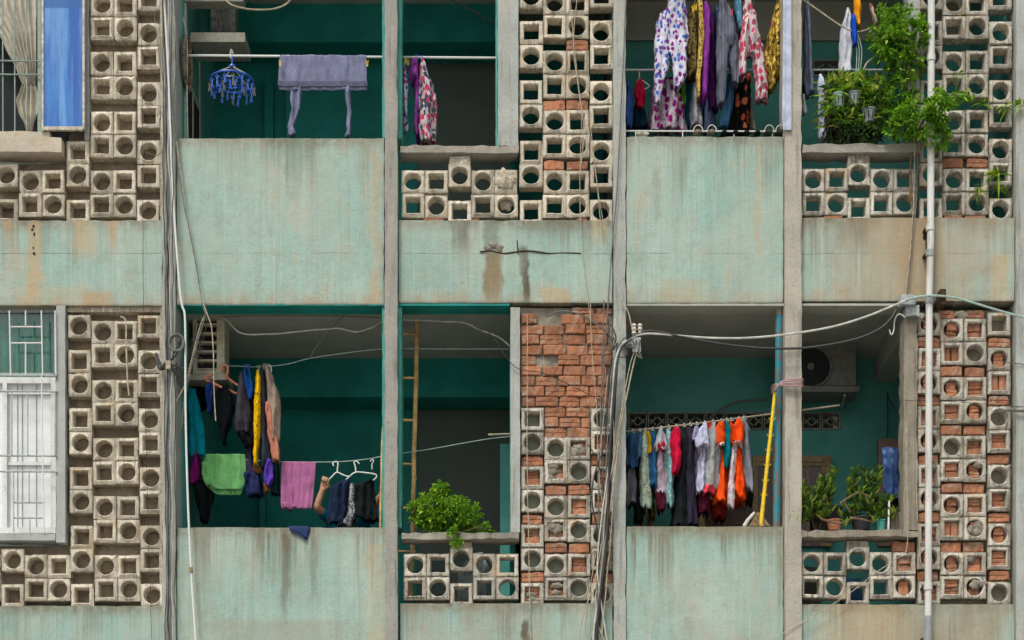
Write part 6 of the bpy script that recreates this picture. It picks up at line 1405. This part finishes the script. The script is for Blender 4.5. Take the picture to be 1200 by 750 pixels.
solo('stick_bundle', m, M['wood_grey'], 'bundle of grey sticks beside the wooden post', 'sticks', kind='stuff')
# things seen behind the low rails
for (px0, px1, t, q, rgb, lab) in ((1004, 1024, 662, 708, (.02, .09, .22), 'blue crate seen through the low rail blocks, lower right'), (548, 566, 655, 708, (.55, .60, .58), 'pale sack seen through the lower middle low rail'), (668 - 30 + 20 - 658 + 945, 975, 650, 708, (.09, .085, .07), 'dark box behind the low rail, lower right')):
    m = MB(); m.prb(px0, px1, t, q, .45, .75, seed=px0, step=.06, amp=.01, chip=.03); solo('storage_box', m, plain('box_%d' % px0, rgb, .8, var=.3, scale=8), lab, 'box')
cloth('sack', 'crumpled pale cloth bag behind the lower middle low rail', 'bag', [G([(648, 556, 566), (670, 538, 572), (706, 536, 574)], .4, .10, fold=.02)], fb('palebag', c(175, 190, 190)))

# ---------------------------------------------------------------- the person behind the hanging clothes
def capsule(mb, a, b, ra, rb, n=12, k=6):
    a, b = Vector(a), Vector(b); ax = (b - a); L_ = ax.length; ax = ax.normalized() if L_ > 1e-6 else Vector((0, 0, 1))
    u = ax.orthogonal().normalized(); v = ax.cross(u); rings = []
    for i in range(k + 1):
        t = math.pi / 2 * i / k; rings.append((a - ax * ra * math.cos(t), ra * math.sin(t)))
    for i in range(k + 1):
        t = math.pi / 2 * i / k; rings.append((b + ax * rb * math.sin(t), rb * math.cos(t)))
    vs = [c_ + (u * math.cos(2 * math.pi * j / n) + v * math.sin(2 * math.pi * j / n)) * max(r_, 1e-4) for c_, r_ in rings for j in range(n)]
    fs = [(i * n + j, i * n + (j + 1) % n, (i + 1) * n + (j + 1) % n, (i + 1) * n + j) for i in range(len(rings) - 1) for j in range(n)]
    fs += [tuple(range(n))[::-1], tuple((len(rings) - 1) * n + j for j in range(n))]
    mb.add(vs, fs, 0, True)
def remesh(o, vox, sm=6):
    r_ = o.modifiers.new('remesh', 'REMESH'); r_.mode = 'VOXEL'; r_.voxel_size = vox; r_.use_smooth_shade = True
    s_ = o.modifiers.new('smooth', 'SMOOTH'); s_.iterations = sm; s_.factor = .4
    dg = bpy.context.evaluated_depsgraph_get(); me = bpy.data.meshes.new_from_object(o.evaluated_get(dg)); o.modifiers.clear(); o.data = me
zf = Z(792)
pc = P(407, 600, .70); px_ = pc.x
base = Vector((px_, .70, zf))
person = thing('person', 'person in a teal short-sleeved shirt reaching up to a white hanger behind the hanging clothes', 'person', base)
B = lambda x, y, z: base + Vector((x, y, z))
skin = N('skin', .55, .35); skinm = skin.out(skin.mix(skin.step(skin.noise(30, 4), .3, .7), (.36, .185, .11, 1), (.45, .245, .15, 1)))
hand = P(380.5, 567, .47); elb = P(371, 594, .50); sh = P(390, 609, .66)
hand2 = P(449, 577, .58); elb2 = P(440, 590, .62); sh2 = P(427, 609, .68)
m = MB()
pel = B(0, 0, .88)
capsule(m, B(-.07, 0, .90), B(.07, 0, .90), .125, .125); capsule(m, B(0, 0, .95), B(0, .0, 1.22), .125, .14)
capsule(m, B(-.09, 0, 1.24), B(.09, 0, 1.24), .12, .12); capsule(m, B(-.07, .0, 1.33), B(.07, .0, 1.33), .07, .07)
capsule(m, B(0, .0, 1.34), B(0, -.02, 1.46), .055, .052)
capsule(m, B(0, -.01, 1.555), B(0, -.035, 1.535), .088, .078); capsule(m, B(0, -.05, 1.49), B(0, -.055, 1.47), .055, .045)
capsule(m, B(0, -.112, 1.535), B(0, -.128, 1.512), .010, .014)                       # nose
capsule(m, B(-.022, -.100, 1.478), B(.022, -.100, 1.478), .009, .009)                 # mouth
for sg in (-1, 1):
    capsule(m, B(sg * .085, .0, 1.545), B(sg * .088, .006, 1.515), .013, .010)       # ears
    capsule(m, B(sg * .032, -.098, 1.545), B(sg * .034, -.098, 1.545), .012, .012)    # eyelids
    capsule(m, B(sg * .085, 0, .86), B(sg * .10, -.01, .47), .085, .052); capsule(m, B(sg * .10, -.01, .47), B(sg * .10, .02, .09), .052, .034)
    capsule(m, B(sg * .10, .03, .05), B(sg * .11, -.13, .03), .036, .028)
def arm(sh_, el, ha, curl):
    capsule(m, sh_, el, .046, .036); capsule(m, el, ha, .037, .023)
    ax = (ha - el).normalized(); side = Vector((1, 0, 0)); side = (side - ax * side.dot(ax)).normalized(); fr = ax.cross(side)
    palm = ha + ax * .045
    for q in (-.024, -.008, .008, .024): capsule(m, ha + side * q * .6, ha + ax * .075 + side * q, .014, .013)
    up = Vector((.35, -.1, .93)).normalized()
    for i, q in enumerate((-.027, -.009, .009, .027)):      # four fingers curled over the hanger wire
        L_ = (.030, .036, .034, .026)[i]; k0 = ha + ax * .085 + side * q
        k1 = k0 + (ax * .45 - fr * curl * .9).normalized() * L_; k2 = k1 + (-fr * curl * .35 - ax * .95).normalized() * L_ * .85; k3 = k2 + (fr * curl * .7 - ax * .6).normalized() * L_ * .5
        capsule(m, k0, k1, .0095, .009, 10, 4); capsule(m, k1, k2, .009, .0085, 10, 4); capsule(m, k2, k3, .0083, .0072, 10, 4)
    t0 = ha + ax * .02 + side * .028 - fr * curl * .012; t1 = t0 + (side * .6 + ax * .7 - fr * curl * .6).normalized() * .036; t2 = t1 + (ax * .55 - side * .55 - fr * curl * .6).normalized() * .030
    capsule(m, t0, t1, .0125, .011, 10, 4); capsule(m, t1, t2, .0105, .0085, 10, 4)
fw = (hand - elb).normalized(); wrist = hand - fw * .05
arm(sh, elb, wrist, 1); fw2 = (hand2 - elb2).normalized(); arm(sh2, elb2, hand2 - fw2 * .02, 1)
capsule(m, B(-.09, 0, 1.33), sh, .06, .055); capsule(m, B(.09, 0, 1.33), sh2, .06, .055)
body = part('body', m, skinm, person, sharp=0); remesh(body, .0042, 3)
m = MB(); capsule(m, B(-.07, 0, .93), B(.07, 0, .93), .15, .15, 20); capsule(m, B(0, 0, .95), B(0, 0, 1.22), .145, .16, 20); capsule(m, B(-.09, 0, 1.24), B(.09, 0, 1.24), .135, .135, 20)
capsule(m, B(-.09, 0, 1.32), sh, .075, .07); capsule(m, B(.09, 0, 1.32), sh2, .075, .07)
capsule(m, sh, sh.lerp(elb, .50), .066, .058); capsule(m, sh2, sh2.lerp(elb2, .55), .066, .058); capsule(m, B(0, 0, 1.33), B(0, -.01, 1.37), .085, .068)
shirt = part('shirt', m, fb('pteal', c(0, 95, 120)), person, sharp=0); remesh(shirt, .007, 4)
m = MB()
for sg in (-1, 1): capsule(m, B(sg * .08, 0, .86), B(sg * .10, -.01, .50), .105, .085)
capsule(m, B(-.07, 0, .90), B(.07, 0, .90), .135, .135); sh_o = part('shorts', m, fb('charcoal', c(45, 48, 52)), person, sharp=0); remesh(sh_o, .009, 4)
m = MB(); capsule(m, B(0, .012, 1.565), B(0, .02, 1.53), .096, .088, 20); capsule(m, B(0, .06, 1.50), B(0, .07, 1.46), .05, .04); capsule(m, B(0, -.05, 1.615), B(0, -.02, 1.62), .05, .05)
hair = part('hair', m, plain('black_hair', (.012, .010, .009), .5), person, sharp=0); remesh(hair, .006, 3)
for sg in (-1, 1):
    m = MB(); capsule(m, B(sg * .032, -.107, 1.545), B(sg * .033, -.107, 1.545), .006, .006, 10, 4); part('eye', m, M['dark'], person, sharp=0)
